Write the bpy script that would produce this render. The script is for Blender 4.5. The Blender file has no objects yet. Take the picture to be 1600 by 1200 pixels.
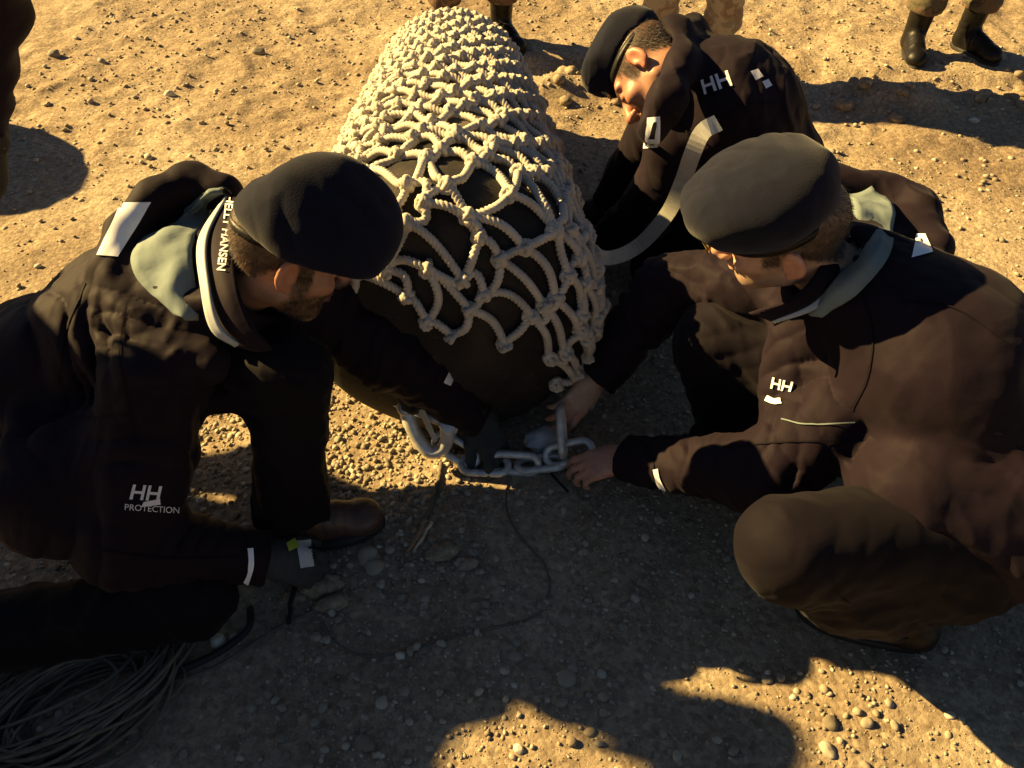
import bpy, bmesh, math, random
import numpy as np
from mathutils import Vector, Matrix
from mathutils.bvhtree import BVHTree

random.seed(7)
RNG = np.random.default_rng(7)
SC = bpy.context.scene
COL = SC.collection
R = math.radians

# ------------------------------------------------------------------ camera
CAM_H, PITCH, FPX = 1.55, R(45.0), 1256.0          # eye height (m), tilt down, focal length in px of a 1600 px wide frame
cam_d = bpy.data.cameras.new('camera')
cam_d.sensor_width = 36.0
cam_d.lens = 36.0 * FPX / 1600.0
cam_d.clip_start = 0.02
cam_d.clip_end = 500
cam = bpy.data.objects.new('camera', cam_d)
COL.objects.link(cam)
cam.location = (0, 0, CAM_H)
cam.rotation_euler = (R(90) - PITCH, 0, 0)
SC.camera = cam

# ------------------------------------------------------------------ light
SUN_AZ = R(20.0)       # shadows fall to the right and this much towards the viewer
SUN_EL = R(30.0)
world = bpy.data.worlds.new('World')
SC.world = world
world.use_nodes = True
wn = world.node_tree
sky = wn.nodes.new('ShaderNodeTexSky')
sky.sky_type = 'NISHITA'
sky.sun_disc = False
sky.sun_elevation = SUN_EL
to_sun = Vector((-math.cos(SUN_AZ) * math.cos(SUN_EL), math.sin(SUN_AZ) * math.cos(SUN_EL), math.sin(SUN_EL)))
sky.sun_rotation = math.atan2(to_sun.x, to_sun.y)
sky.air_density = 1.0
sky.dust_density = 0.6
sky.ozone_density = 1.5
bg = wn.nodes['Background']
bg.inputs['Strength'].default_value = 0.016
wn.links.new(sky.outputs[0], bg.inputs['Color'])
sun_d = bpy.data.lights.new('sun', 'SUN')
sun_d.energy = 5.0
sun_d.angle = R(0.53)
sun_d.color = (1.0, 0.68, 0.25)
sun = bpy.data.objects.new('sun', sun_d)
COL.objects.link(sun)
sun.rotation_euler = to_sun.to_track_quat('Z', 'Y').to_euler()
SC.view_settings.view_transform = 'Standard'
SC.view_settings.look = 'None'
SC.view_settings.exposure = 1.78
SC.view_settings.gamma = 1.0
SC.view_settings.use_curve_mapping = False


def at(px, py, z):
    """point at height z on the sight line of a spot in the photograph (1600 x 1200)"""
    u, v = (px - 800) / FPX, (600 - py) / FPX
    cp, sp = math.cos(PITCH), math.sin(PITCH)
    d = Vector((u, v * sp + cp, v * cp - sp))
    return Vector((0, 0, CAM_H)) + d * ((z - CAM_H) / d.z)


def ray(px, py):
    u, v = (px - 800) / FPX, (600 - py) / FPX
    cp, sp = math.cos(PITCH), math.sin(PITCH)
    return Vector((0, 0, CAM_H)), Vector((u, v * sp + cp, v * cp - sp)).normalized()


# ------------------------------------------------------------------ materials
def nodes(name):
    m = bpy.data.materials.new(name)
    m.use_nodes = True
    nt = m.node_tree
    return m, nt, nt.nodes['Principled BSDF']


def N(nt, kind, **kw):
    n = nt.nodes.new(kind)
    for k, v in kw.items():
        if k in n.inputs:
            n.inputs[k].default_value = v
        else:
            setattr(n, k, v)
    return n


def ramp(nt, fac, stops):
    r = nt.nodes.new('ShaderNodeValToRGB')
    e = r.color_ramp.elements
    e[0].position, e[0].color = stops[0][0], (*stops[0][1], 1)
    e[1].position, e[1].color = stops[-1][0], (*stops[-1][1], 1)
    for p, c in stops[1:-1]:
        n = e.new(p)
        n.color = (*c, 1)
    nt.links.new(fac, r.inputs[0])
    return r.outputs[0]


def simple(name, col, rough=0.6, var=0.25, scale=30.0, bump=0.15, bscale=200.0, metal=0.0, sheen=0.0, dist=0.002, spec=0.5):
    m, nt, b = nodes(name)
    tc = N(nt, 'ShaderNodeTexCoord')
    n1 = N(nt, 'ShaderNodeTexNoise', Scale=scale, Detail=6.0, Roughness=0.6)
    nt.links.new(tc.outputs['Object'], n1.inputs['Vector'])
    lo = tuple(c * (1 - var) for c in col)
    hi = tuple(min(1, c * (1 + var)) for c in col)
    c = ramp(nt, n1.outputs['Fac'], [(0.3, lo), (0.7, hi)])
    nt.links.new(c, b.inputs['Base Color'])
    b.inputs['Roughness'].default_value = rough
    b.inputs['Metallic'].default_value = metal
    b.inputs['Specular IOR Level'].default_value = spec
    if sheen:
        b.inputs['Sheen Weight'].default_value = sheen
        b.inputs['Sheen Roughness'].default_value = 0.5
    if bump:
        n2 = N(nt, 'ShaderNodeTexNoise', Scale=bscale, Detail=4.0)
        nt.links.new(tc.outputs['Object'], n2.inputs['Vector'])
        bp = N(nt, 'ShaderNodeBump', Strength=bump, Distance=dist)
        nt.links.new(n2.outputs['Fac'], bp.inputs['Height'])
        nt.links.new(bp.outputs[0], b.inputs['Normal'])
    return m


def cloth_mat(name, col, rough=0.7, wr=0.5, sheen=0.03):
    """shell fabric: fine weave plus soft creases"""
    m, nt, b = nodes(name)
    tc = N(nt, 'ShaderNodeTexCoord')
    n1 = N(nt, 'ShaderNodeTexNoise', Scale=7.0, Detail=5.0, Roughness=0.6)
    nt.links.new(tc.outputs['Object'], n1.inputs['Vector'])
    c = ramp(nt, n1.outputs['Fac'], [(0.3, tuple(x * 0.8 for x in col)), (0.7, tuple(x * 1.2 for x in col))])
    nt.links.new(c, b.inputs['Base Color'])
    b.inputs['Roughness'].default_value = rough
    b.inputs['Sheen Weight'].default_value = sheen
    b.inputs['Specular IOR Level'].default_value = 0.10
    n2 = N(nt, 'ShaderNodeTexNoise', Scale=11.0, Detail=2.5, Distortion=0.25)
    n3 = N(nt, 'ShaderNodeTexNoise', Scale=420.0, Detail=2.0)
    for n in (n2, n3):
        nt.links.new(tc.outputs['Object'], n.inputs['Vector'])
    b1 = N(nt, 'ShaderNodeBump', Strength=wr * 0.9, Distance=0.012)
    b2 = N(nt, 'ShaderNodeBump', Strength=0.25, Distance=0.001)
    nt.links.new(n2.outputs['Fac'], b1.inputs['Height'])
    nt.links.new(n3.outputs['Fac'], b2.inputs['Height'])
    nt.links.new(b1.outputs[0], b2.inputs['Normal'])
    nt.links.new(b2.outputs[0], b.inputs['Normal'])
    return m


def camo_mat(name, cols, scale=14.0):
    m, nt, b = nodes(name)
    tc = N(nt, 'ShaderNodeTexCoord')
    n1 = N(nt, 'ShaderNodeTexNoise', Scale=scale, Detail=2.0, Distortion=0.6)
    nt.links.new(tc.outputs['Object'], n1.inputs['Vector'])
    r = nt.nodes.new('ShaderNodeValToRGB')
    r.color_ramp.interpolation = 'CONSTANT'
    e = r.color_ramp.elements
    e[0].position, e[0].color = 0, (*cols[0], 1)
    e[1].position, e[1].color = 0.44, (*cols[1], 1)
    for p, c in ((0.52, cols[2]), (0.6, cols[3])):
        x = e.new(p)
        x.color = (*c, 1)
    nt.links.new(n1.outputs['Fac'], r.inputs[0])
    nt.links.new(r.outputs[0], b.inputs['Base Color'])
    b.inputs['Roughness'].default_value = 0.85
    n2 = N(nt, 'ShaderNodeTexNoise', Scale=24.0, Detail=4.0)
    nt.links.new(tc.outputs['Object'], n2.inputs['Vector'])
    bp = N(nt, 'ShaderNodeBump', Strength=0.5, Distance=0.01)
    nt.links.new(n2.outputs['Fac'], bp.inputs['Height'])
    nt.links.new(bp.outputs[0], b.inputs['Normal'])
    return m


def skin_mat():
    m, nt, b = nodes('skin')
    a = N(nt, 'ShaderNodeAttribute', attribute_name='tone')
    tc = N(nt, 'ShaderNodeTexCoord')
    n1 = N(nt, 'ShaderNodeTexNoise', Scale=60.0, Detail=5.0)
    nt.links.new(tc.outputs['Object'], n1.inputs['Vector'])
    mx = N(nt, 'ShaderNodeMixRGB', blend_type='MULTIPLY')
    mx.inputs[0].default_value = 0.5
    c = ramp(nt, n1.outputs['Fac'], [(0.3, (0.72, 0.62, 0.6)), (0.7, (1.1, 1.08, 1.05))])
    nt.links.new(a.outputs['Color'], mx.inputs[1])
    nt.links.new(c, mx.inputs[2])
    nt.links.new(mx.outputs[0], b.inputs['Base Color'])
    b.inputs['Roughness'].default_value = 0.48
    b.inputs['Subsurface Weight'].default_value = 0.12
    b.inputs['Subsurface Radius'].default_value = (0.008, 0.003, 0.0015)
    b.inputs['Subsurface Scale'].default_value = 1.0
    n2 = N(nt, 'ShaderNodeTexNoise', Scale=260.0, Detail=3.0)
    nt.links.new(tc.outputs['Object'], n2.inputs['Vector'])
    bp = N(nt, 'ShaderNodeBump', Strength=0.25, Distance=0.0015)
    nt.links.new(n2.outputs['Fac'], bp.inputs['Height'])
    nt.links.new(bp.outputs[0], b.inputs['Normal'])
    return m


def ground_mat():
    m, nt, b = nodes('sandy_gravel')
    tc = N(nt, 'ShaderNodeTexCoord')
    def noise(sc, det=6.0, ro=0.6, di=0.0):
        n = N(nt, 'ShaderNodeTexNoise', Scale=sc, Detail=det, Roughness=ro, Distortion=di)
        nt.links.new(tc.outputs['Object'], n.inputs['Vector'])
        return n.outputs['Fac']
    big = ramp(nt, noise(1.3, 5, 0.6, 0.5), [(0.32, (0.215, 0.165, 0.115)), (0.5, (0.315, 0.25, 0.175)), (0.68, (0.405, 0.345, 0.255))])
    fine = ramp(nt, noise(55, 8, 0.7), [(0.3, (0.55, 0.5, 0.45)), (0.5, (1, 1, 1)), (0.72, (1.35, 1.35, 1.3))])
    mx = N(nt, 'ShaderNodeMixRGB', blend_type='MULTIPLY')
    mx.inputs[0].default_value = 0.85
    nt.links.new(big, mx.inputs[1])
    nt.links.new(fine, mx.inputs[2])
    vo = N(nt, 'ShaderNodeTexVoronoi', Scale=85.0, Randomness=1.0)
    nt.links.new(tc.outputs['Object'], vo.inputs['Vector'])
    sep = N(nt, 'ShaderNodeSeparateColor')
    nt.links.new(vo.outputs['Color'], sep.inputs[0])
    gcol = ramp(nt, sep.outputs[0], [(0.0, (0.6, 0.55, 0.5)), (0.6, (1.0, 1.0, 1.0)), (0.92, (1.2, 1.2, 1.15)), (1.0, (1.7, 1.65, 1.6))])
    mx2 = N(nt, 'ShaderNodeMixRGB', blend_type='MULTIPLY')
    mx2.inputs[0].default_value = 0.6
    nt.links.new(mx.outputs[0], mx2.inputs[1])
    nt.links.new(gcol, mx2.inputs[2])
    nt.links.new(mx2.outputs[0], b.inputs['Base Color'])
    b.inputs['Roughness'].default_value = 0.92
    b.inputs['Specular IOR Level'].default_value = 0.2
    b1 = N(nt, 'ShaderNodeBump', Strength=0.6, Distance=0.012)
    nt.links.new(noise(38, 9, 0.72), b1.inputs['Height'])
    inv = N(nt, 'ShaderNodeMath', operation='SUBTRACT')
    inv.inputs[0].default_value = 1.0
    nt.links.new(vo.outputs['Distance'], inv.inputs[1])
    b2 = N(nt, 'ShaderNodeBump', Strength=0.28, Distance=0.005)
    nt.links.new(inv.outputs[0], b2.inputs['Height'])
    nt.links.new(b1.outputs[0], b2.inputs['Normal'])
    nt.links.new(b2.outputs[0], b.inputs['Normal'])
    return m


def stone_mat():
    m, nt, b = nodes('pebble_stone')
    a = N(nt, 'ShaderNodeAttribute', attribute_name='tone')
    oi = N(nt, 'ShaderNodeObjectInfo')
    tc = N(nt, 'ShaderNodeTexCoord')
    n1 = N(nt, 'ShaderNodeTexNoise', Scale=70.0, Detail=5.0)
    nt.links.new(tc.outputs['Object'], n1.inputs['Vector'])
    c = ramp(nt, n1.outputs['Fac'], [(0.3, (0.7, 0.66, 0.6)), (0.7, (1.1, 1.1, 1.1))])
    c2 = ramp(nt, oi.outputs['Random'], [(0.0, (0.75, 0.7, 0.62)), (0.5, (1, 0.97, 0.9)), (1.0, (1.2, 1.2, 1.15))])
    mx = N(nt, 'ShaderNodeMixRGB', blend_type='MULTIPLY')
    mx.inputs[0].default_value = 1
    nt.links.new(a.outputs['Color'], mx.inputs[1])
    nt.links.new(c, mx.inputs[2])
    mx2 = N(nt, 'ShaderNodeMixRGB', blend_type='MULTIPLY')
    mx2.inputs[0].default_value = 1
    nt.links.new(mx.outputs[0], mx2.inputs[1])
    nt.links.new(c2, mx2.inputs[2])
    nt.links.new(mx2.outputs[0], b.inputs['Base Color'])
    b.inputs['Roughness'].default_value = 0.75
    bp = N(nt, 'ShaderNodeBump', Strength=0.3, Distance=0.003)
    nt.links.new(n1.outputs['Fac'], bp.inputs['Height'])
    nt.links.new(bp.outputs[0], b.inputs['Normal'])
    return m


def hide_mat():
    """black rubber hide with dried mud and pale scuffs"""
    m, nt, b = nodes('black_buoy_rubber')
    tc = N(nt, 'ShaderNodeTexCoord')
    def noise(sc, det=6.0, ro=0.6, di=0.0, stretch=None):
        n = N(nt, 'ShaderNodeTexNoise', Scale=sc, Detail=det, Roughness=ro, Distortion=di)
        if stretch:
            mp = N(nt, 'ShaderNodeMapping')
            mp.inputs['Scale'].default_value = stretch
            nt.links.new(tc.outputs['Object'], mp.inputs['Vector'])
            nt.links.new(mp.outputs[0], n.inputs['Vector'])
        else:
            nt.links.new(tc.outputs['Object'], n.inputs['Vector'])
        return n.outputs['Fac']
    base = ramp(nt, noise(9), [(0.3, (0.010, 0.009, 0.008)), (0.7, (0.024, 0.020, 0.017))])
    mud = ramp(nt, noise(5.5, 10, 0.68, 0.4), [(0.50, (0, 0, 0)), (0.66, (0.75, 0.75, 0.75))])
    scf = ramp(nt, noise(14, 6, 0.7, 0.2, (1, 7, 4)), [(0.62, (0, 0, 0)), (0.70, (0.6, 0.6, 0.6))])
    m1 = N(nt, 'ShaderNodeMixRGB')
    m1.inputs[2].default_value = (0.045, 0.034, 0.025, 1)
    nt.links.new(mud, m1.inputs[0])
    nt.links.new(base, m1.inputs[1])
    m2 = N(nt, 'ShaderNodeMixRGB')
    m2.inputs[2].default_value = (0.10, 0.095, 0.09, 1)
    nt.links.new(scf, m2.inputs[0])
    nt.links.new(m1.outputs[0], m2.inputs[1])
    nt.links.new(m2.outputs[0], b.inputs['Base Color'])
    b.inputs['Roughness'].default_value = 0.72
    b.inputs['Specular IOR Level'].default_value = 0.3
    bp = N(nt, 'ShaderNodeBump', Strength=0.6, Distance=0.006)
    nt.links.new(noise(28, 8, 0.7), bp.inputs['Height'])
    nt.links.new(bp.outputs[0], b.inputs['Normal'])
    return m


M = {
    'ground': ground_mat(),
    'stone': stone_mat(),
    'jacket': cloth_mat('dark_shell_fabric', (0.0108, 0.0062, 0.0110)),
    'trouser': cloth_mat('dark_trouser_cloth', (0.0054, 0.0037, 0.0066), rough=0.75, wr=0.3),
    'lining': cloth_mat('grey_hood_lining', (0.17, 0.215, 0.215), rough=0.8, wr=0.8),
    'trim': simple('pale_grey_trim', (0.40, 0.44, 0.46), 0.6, 0.08, 40, 0.1, 300),
    'reflect': simple('white_reflective_tape', (0.9, 0.92, 0.95), 0.3, 0.04, 90, 0.1, 500, metal=0.0),
    'print': simple('white_print', (0.78, 0.78, 0.8), 0.55, 0.08, 90, 0.0),
    'beret': simple('navy_beret_wool', (0.0055, 0.0068, 0.0165), 0.95, 0.2, 60, 0.5, 420, sheen=0.12, dist=0.0015, spec=0.1),
    'leather': simple('black_leather', (0.007, 0.0062, 0.006), 0.45, 0.3, 30, 0.25, 160, spec=0.25),
    'brown_leather': simple('scuffed_brown_leather', (0.085, 0.045, 0.03), 0.45, 0.35, 25, 0.3, 120),
    'rubber': simple('black_rubber', (0.012, 0.011, 0.011), 0.7, 0.4, 12, 0.35, 60, dist=0.004),
    'glove': simple('dark_green_grey_glove', (0.03, 0.038, 0.037), 0.8, 0.2, 60, 0.4, 380),
    'black_glove': simple('black_glove_knit', (0.01, 0.01, 0.011), 0.7, 0.2, 60, 0.4, 380),
    'label': simple('pale_printed_label', (0.5, 0.52, 0.52), 0.6, 0.1, 120, 0.0),
    'yellow': simple('yellow_green_tag', (0.45, 0.55, 0.05), 0.5, 0.1, 60, 0.0),
    'steel': simple('galvanised_steel', (0.60, 0.60, 0.57), 0.36, 0.3, 35, 0.3, 90, metal=0.35, dist=0.001),
    'brass': simple('brass_badge', (0.75, 0.55, 0.22), 0.25, 0.1, 60, 0.1, 200, metal=1.0),
    'rope': simple('cream_fibre_rope', (0.53, 0.49, 0.41), 0.85, 0.2, 22, 0.4, 420, dist=0.0012, spec=0.15),
    'cord': simple('grey_brown_cord', (0.15, 0.125, 0.095), 0.85, 0.3, 40, 0.4, 300, spec=0.15),
    'strap': simple('grey_webbing', (0.5, 0.5, 0.45), 0.8, 0.12, 60, 0.4, 420, dist=0.001),
    'wood': simple('weathered_wood', (0.33, 0.2, 0.1), 0.8, 0.4, 20, 0.4, 90),
    'wood_and_glint': simple('pale_wood_and_glint', (0.62, 0.5, 0.33), 0.7, 0.2, 30, 0.3, 90),  # stick wood, also the colour of the bar painted as the shackle's highlight
    'plastic': simple('cloudy_plastic', (0.5, 0.52, 0.52), 0.18, 0.2, 30, 0.2, 60),
    'buoy': hide_mat(),
    'hair': simple('dark_brown_hair', (0.030, 0.019, 0.013), 0.6, 0.4, 60, 0.0),
    'canvas': simple('brown_grey_canvas', (0.085, 0.065, 0.048), 0.9, 0.3, 9, 0.4, 120),
    'skin': skin_mat(),
    'camo_brown': camo_mat('brown_camouflage', [(0.16, 0.09, 0.055), (0.1, 0.06, 0.04), (0.2, 0.12, 0.07), (0.07, 0.045, 0.035)]),
    'camo_tan': camo_mat('tan_camouflage', [(0.5, 0.4, 0.25), (0.36, 0.27, 0.16), (0.3, 0.2, 0.11), (0.46, 0.34, 0.2)]),
    'camo_green': camo_mat('olive_camouflage', [(0.12, 0.075, 0.045), (0.09, 0.08, 0.045), (0.06, 0.045, 0.03), (0.15, 0.09, 0.05)]),
}


# ------------------------------------------------------------------ object helpers
def tag(o, label=None, cat=None, group=None, kind=None):
    if label: o['label'] = label
    if cat: o['category'] = cat
    if group: o['group'] = group
    if kind: o['kind'] = kind
    return o


def empty(name, loc=(0, 0, 0)):
    o = bpy.data.objects.new(name, None)
    o.empty_display_size = 0.1
    o.location = loc
    COL.objects.link(o)
    return o


def mesh_from(name, V, F, smooth=True):
    """V (n,3) floats; F either (m,k) int array or list of tuples"""
    me = bpy.data.meshes.new(name)
    V = np.asarray(V, dtype=np.float32)
    if isinstance(F, np.ndarray):
        k = F.shape[1]
        me.vertices.add(len(V))
        me.vertices.foreach_set('co', V.ravel())
        me.loops.add(F.size)
        me.loops.foreach_set('vertex_index', F.ravel().astype(np.int32))
        me.polygons.add(len(F))
        me.polygons.foreach_set('loop_start', np.arange(0, F.size, k, dtype=np.int32))
        me.polygons.foreach_set('loop_total', np.full(len(F), k, dtype=np.int32))
        me.update(calc_edges=True)
        me.validate()
    else:
        me.from_pydata([tuple(map(float, v)) for v in V], [], F)
        me.update()
    if smooth:
        me.polygons.foreach_set('use_smooth', np.ones(len(me.polygons), dtype=bool))
    return me


def obj(name, me, mat, parent=None):
    o = bpy.data.objects.new(name, me)
    COL.objects.link(o)
    if mat is not None and not me.materials:
        me.materials.append(mat)
    if parent is not None:
        o.parent = parent
        base = parent
        off = Vector((0, 0, 0))
        while base is not None:
            off += base.location
            base = base.parent
        o.location = -off          # meshes are written in world coordinates
    return o


def set_tone(me, cols):
    a = me.attributes.new('tone', 'FLOAT_COLOR', 'POINT')
    c = np.ones((len(me.vertices), 4), dtype=np.float32)
    c[:, :3] = cols
    a.data.foreach_set('color', c.ravel())


# ------------------------------------------------------------------ noise
PERM = np.random.default_rng(3).permutation(256).astype(np.int32)
PVAL = np.random.default_rng(4).random(256).astype(np.float32) * 2 - 1


def vnoise(P):
    P = np.asarray(P, dtype=np.float32)
    I = np.floor(P).astype(np.int32)
    Fr = P - I
    W = Fr * Fr * Fr * (Fr * (Fr * 6 - 15) + 10)
    def h(dx, dy, dz):
        return PVAL[PERM[(PERM[(PERM[(I[:, 0] + dx) & 255] + I[:, 1] + dy) & 255] + I[:, 2] + dz) & 255]]
    x, y, z = W[:, 0], W[:, 1], W[:, 2]
    a = h(0, 0, 0) * (1 - x) + h(1, 0, 0) * x
    b = h(0, 1, 0) * (1 - x) + h(1, 1, 0) * x
    c = h(0, 0, 1) * (1 - x) + h(1, 0, 1) * x
    d = h(0, 1, 1) * (1 - x) + h(1, 1, 1) * x
    return (a * (1 - y) + b * y) * (1 - z) + (c * (1 - y) + d * y) * z


def fbm(P, octv=3):
    s, a = 0, 1.0
    for i in range(octv):
        s = s + a * vnoise(P * (2.0 ** i) + 17.3 * i)
        a *= 0.5
    return s


# ------------------------------------------------------------------ signed distance volumes
def unit(v):
    v = np.asarray(v, dtype=np.float64)
    return v / (np.linalg.norm(v) + 1e-12)


class Cap:
    """tapered capsule; optional flattening along n by factor s"""
    def __init__(self, a, b, ra, rb, n=None, s=1.0):
        self.a, self.b, self.ra, self.rb = np.array(a, float), np.array(b, float), ra, rb
        self.n, self.s = (None if n is None else unit(n)), s
    def box(self):
        r = max(self.ra, self.rb) * (1.0 if self.s >= 1 else 1 / self.s)
        return np.minimum(self.a, self.b) - r, np.maximum(self.a, self.b) + r
    def dist(self, X, Y, Z):
        a, ba = self.a.copy(), self.b - self.a
        px, py, pz = X - a[0], Y - a[1], Z - a[2]
        if self.n is not None:
            n = self.n
            pn = (px * n[0] + py * n[1] + pz * n[2]) * (self.s - 1)
            px, py, pz = px + pn * n[0], py + pn * n[1], pz + pn * n[2]
            ba = ba + n * (ba @ n) * (self.s - 1)
        t = np.clip((px * ba[0] + py * ba[1] + pz * ba[2]) / (ba @ ba + 1e-12), 0, 1)
        qx, qy, qz = px - t * ba[0], py - t * ba[1], pz - t * ba[2]
        return np.sqrt(qx * qx + qy * qy + qz * qz) - (self.ra + (self.rb - self.ra) * t)


class Ell:
    def __init__(self, c, r, Rm=None):
        self.c, self.r = np.array(c, float), np.array(r, float)
        self.R = np.eye(3) if Rm is None else np.array(Rm, float)     # columns = local axes in world
    def box(self):
        e = np.sqrt(((self.R * self.r) ** 2).sum(1))
        return self.c - e, self.c + e
    def dist(self, X, Y, Z):
        px, py, pz = X - self.c[0], Y - self.c[1], Z - self.c[2]
        k0 = k1 = 0
        for i in range(3):
            q = px * self.R[0, i] + py * self.R[1, i] + pz * self.R[2, i]
            k0 = k0 + (q / self.r[i]) ** 2
            k1 = k1 + (q / self.r[i] ** 2) ** 2
        k0, k1 = np.sqrt(k0), np.sqrt(k1) + 1e-9
        return k0 * (k0 - 1) / k1


class Tor:
    """torus arc-less: centre c, axis n, ring radius, tube radius, flatten along axis"""
    def __init__(self, c, n, rr, rt, s=1.0):
        self.c, self.n, self.rr, self.rt, self.s = np.array(c, float), unit(n), rr, rt, s
    def box(self):
        e = self.rr + self.rt * max(1, 1 / self.s)
        return self.c - e, self.c + e
    def dist(self, X, Y, Z):
        px, py, pz = X - self.c[0], Y - self.c[1], Z - self.c[2]
        h = px * self.n[0] + py * self.n[1] + pz * self.n[2]
        rad = np.sqrt(np.maximum(px * px + py * py + pz * pz - h * h, 0)) - self.rr
        return np.sqrt(rad * rad + (h * self.s) ** 2) - self.rt


class Disc:
    """solid cylinder from a to b, radius r (for cutting)"""
    def __init__(self, a, b, r):
        self.a, self.b, self.r = np.array(a, float), np.array(b, float), r
    def box(self):
        return np.minimum(self.a, self.b) - self.r, np.maximum(self.a, self.b) + self.r
    def dist(self, X, Y, Z):
        d = self.b - self.a
        L = np.linalg.norm(d)
        d = d / L
        px, py, pz = X - self.a[0], Y - self.a[1], Z - self.a[2]
        h = px * d[0] + py * d[1] + pz * d[2]
        rad = np.sqrt(np.maximum(px * px + py * py + pz * pz - h * h, 0)) - self.r
        return np.maximum(rad, np.maximum(-h, h - L))


class Vol:
    def __init__(self, prims, h, pad=0.03):
        """prims: list of (prim, k, mode) with mode 'u' union, 's' subtract"""
        self.h = h
        los = np.array([p.box()[0] for p, k, m in prims if m == 'u'])
        his = np.array([p.box()[1] for p, k, m in prims if m == 'u'])
        self.lo = los.min(0) - pad
        self.hi = his.max(0) + pad
        n = np.ceil((self.hi - self.lo) / h).astype(int) + 1
        self.ax = [(self.lo[i] + h * np.arange(n[i])).astype(np.float32) for i in range(3)]
        self.f = np.full(tuple(n), 1.0, dtype=np.float32)
        for p, k, m in prims:
            self.add(p, k, m)
    def sl(self, lo, hi):
        i0 = np.clip(np.floor((lo - self.lo) / self.h).astype(int), 0, None)
        i1 = np.ceil((hi - self.lo) / self.h).astype(int) + 1
        i1 = np.minimum(i1, self.f.shape)
        return tuple(slice(a, max(a, b)) for a, b in zip(i0, i1))
    def add(self, p, k=0.0, mode='u'):
        lo, hi = p.box()
        mg = k + 0.02 + 2 * self.h
        s = self.sl(lo - mg, hi + mg)
        X = self.ax[0][s[0]][:, None, None]
        Y = self.ax[1][s[1]][None, :, None]
        Z = self.ax[2][s[2]][None, None, :]
        if X.size == 0 or Y.size == 0 or Z.size == 0:
            return
        d = p.dist(X, Y, Z).astype(np.float32)
        a = self.f[s]
        if mode == 's':
            d = -d
            if k > 0:
                hh = np.clip(0.5 - 0.5 * (a - d) / k, 0, 1)
                self.f[s] = a + (d - a) * hh + k * hh * (1 - hh)
            else:
                self.f[s] = np.maximum(a, d)
        else:
            if k > 0:
                hh = np.clip(0.5 + 0.5 * (d - a) / k, 0, 1)
                self.f[s] = d + (a - d) * hh - k * hh * (1 - hh)
            else:
                self.f[s] = np.minimum(a, d)
    def displace(self, fn, band=0.03):
        I = np.nonzero(np.abs(self.f) < band)
        P = np.stack([self.ax[i][I[i]] for i in range(3)], 1)
        self.f[I] -= fn(P).astype(np.float32)
    def mesh(self):
        f = self.f
        f[0], f[-1], f[:, 0], f[:, -1], f[:, :, 0], f[:, :, -1] = 1, 1, 1, 1, 1, 1
        ins = f < 0
        c = ins[:-1, :-1, :-1].astype(np.int8)
        c = c + ins[1:, :-1, :-1] + ins[:-1, 1:, :-1] + ins[1:, 1:, :-1] + ins[:-1, :-1, 1:] + ins[1:, :-1, 1:] + ins[:-1, 1:, 1:] + ins[1:, 1:, 1:]
        act = (c > 0) & (c < 8)
        I = np.argwhere(act)
        idx = np.full(act.shape, -1, dtype=np.int32)
        idx[act] = np.arange(len(I))
        cor = np.array([(x, y, z) for x in (0, 1) for y in (0, 1) for z in (0, 1)])
        vals = np.stack([f[I[:, 0] + o[0], I[:, 1] + o[1], I[:, 2] + o[2]] for o in cor], 1)
        acc = np.zeros((len(I), 3), np.float32)
        cnt = np.zeros(len(I), np.float32)
        for a in range(8):
            for b in range(a + 1, 8):
                if np.abs(cor[a] - cor[b]).sum() != 1:
                    continue
                va, vb = vals[:, a], vals[:, b]
                m = (va < 0) != (vb < 0)
                t = np.where(m, va / np.where(m, va - vb, 1), 0)[:, None]
                acc += np.where(m[:, None], cor[a] + (cor[b] - cor[a]) * t, 0)
                cnt += m
        V = self.lo + (I + acc / cnt[:, None]) * self.h
        Q = []
        for ax in range(3):
            s0 = [slice(None)] * 3
            s1 = [slice(None)] * 3
            s0[ax], s1[ax] = slice(0, -1), slice(1, None)
            E = ins[tuple(s0)] != ins[tuple(s1)]
            e = np.argwhere(E)
            flip = ins[tuple(s0)][E]
            u, w = (ax + 1) % 3, (ax + 2) % 3
            du, dw = np.zeros(3, int), np.zeros(3, int)
            du[u], dw[w] = 1, 1
            ok = (e[:, u] > 0) & (e[:, w] > 0) & (e[:, u] < f.shape[u] - 1) & (e[:, w] < f.shape[w] - 1)
            e, flip = e[ok], flip[ok]
            g = lambda o: idx[o[:, 0], o[:, 1], o[:, 2]]
            q = np.stack([g(e - du - dw), g(e - dw), g(e), g(e - du)], 1)
            q[~flip] = q[~flip][:, ::-1]
            Q.append(q)
        return V, np.concatenate(Q)


def sdf_obj(name, prims, h, mat, parent=None, fold=None, band=0.03, tone=None, pad=0.03):
    v = Vol(prims, h, pad)
    if fold:
        v.displace(fold, band)
    V, Q = v.mesh()
    me = mesh_from(name, V, Q)
    if tone is not None:
        set_tone(me, tone(V))
    return obj(name, me, mat, parent)


# ------------------------------------------------------------------ curves, tubes, strips
def catmull(P, n=8):
    P = np.asarray(P, float)
    Q = np.vstack([2 * P[0] - P[1], P, 2 * P[-1] - P[-2]])
    out = []
    for i in range(1, len(Q) - 2):
        for t in np.linspace(0, 1, n, endpoint=False):
            a, b, c, d = Q[i - 1], Q[i], Q[i + 1], Q[i + 2]
            out.append(0.5 * (2 * b + (c - a) * t + (2 * a - 5 * b + 4 * c - d) * t * t + (3 * b - a - 3 * c + d) * t ** 3))
    out.append(P[-1])
    return np.array(out)


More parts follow.
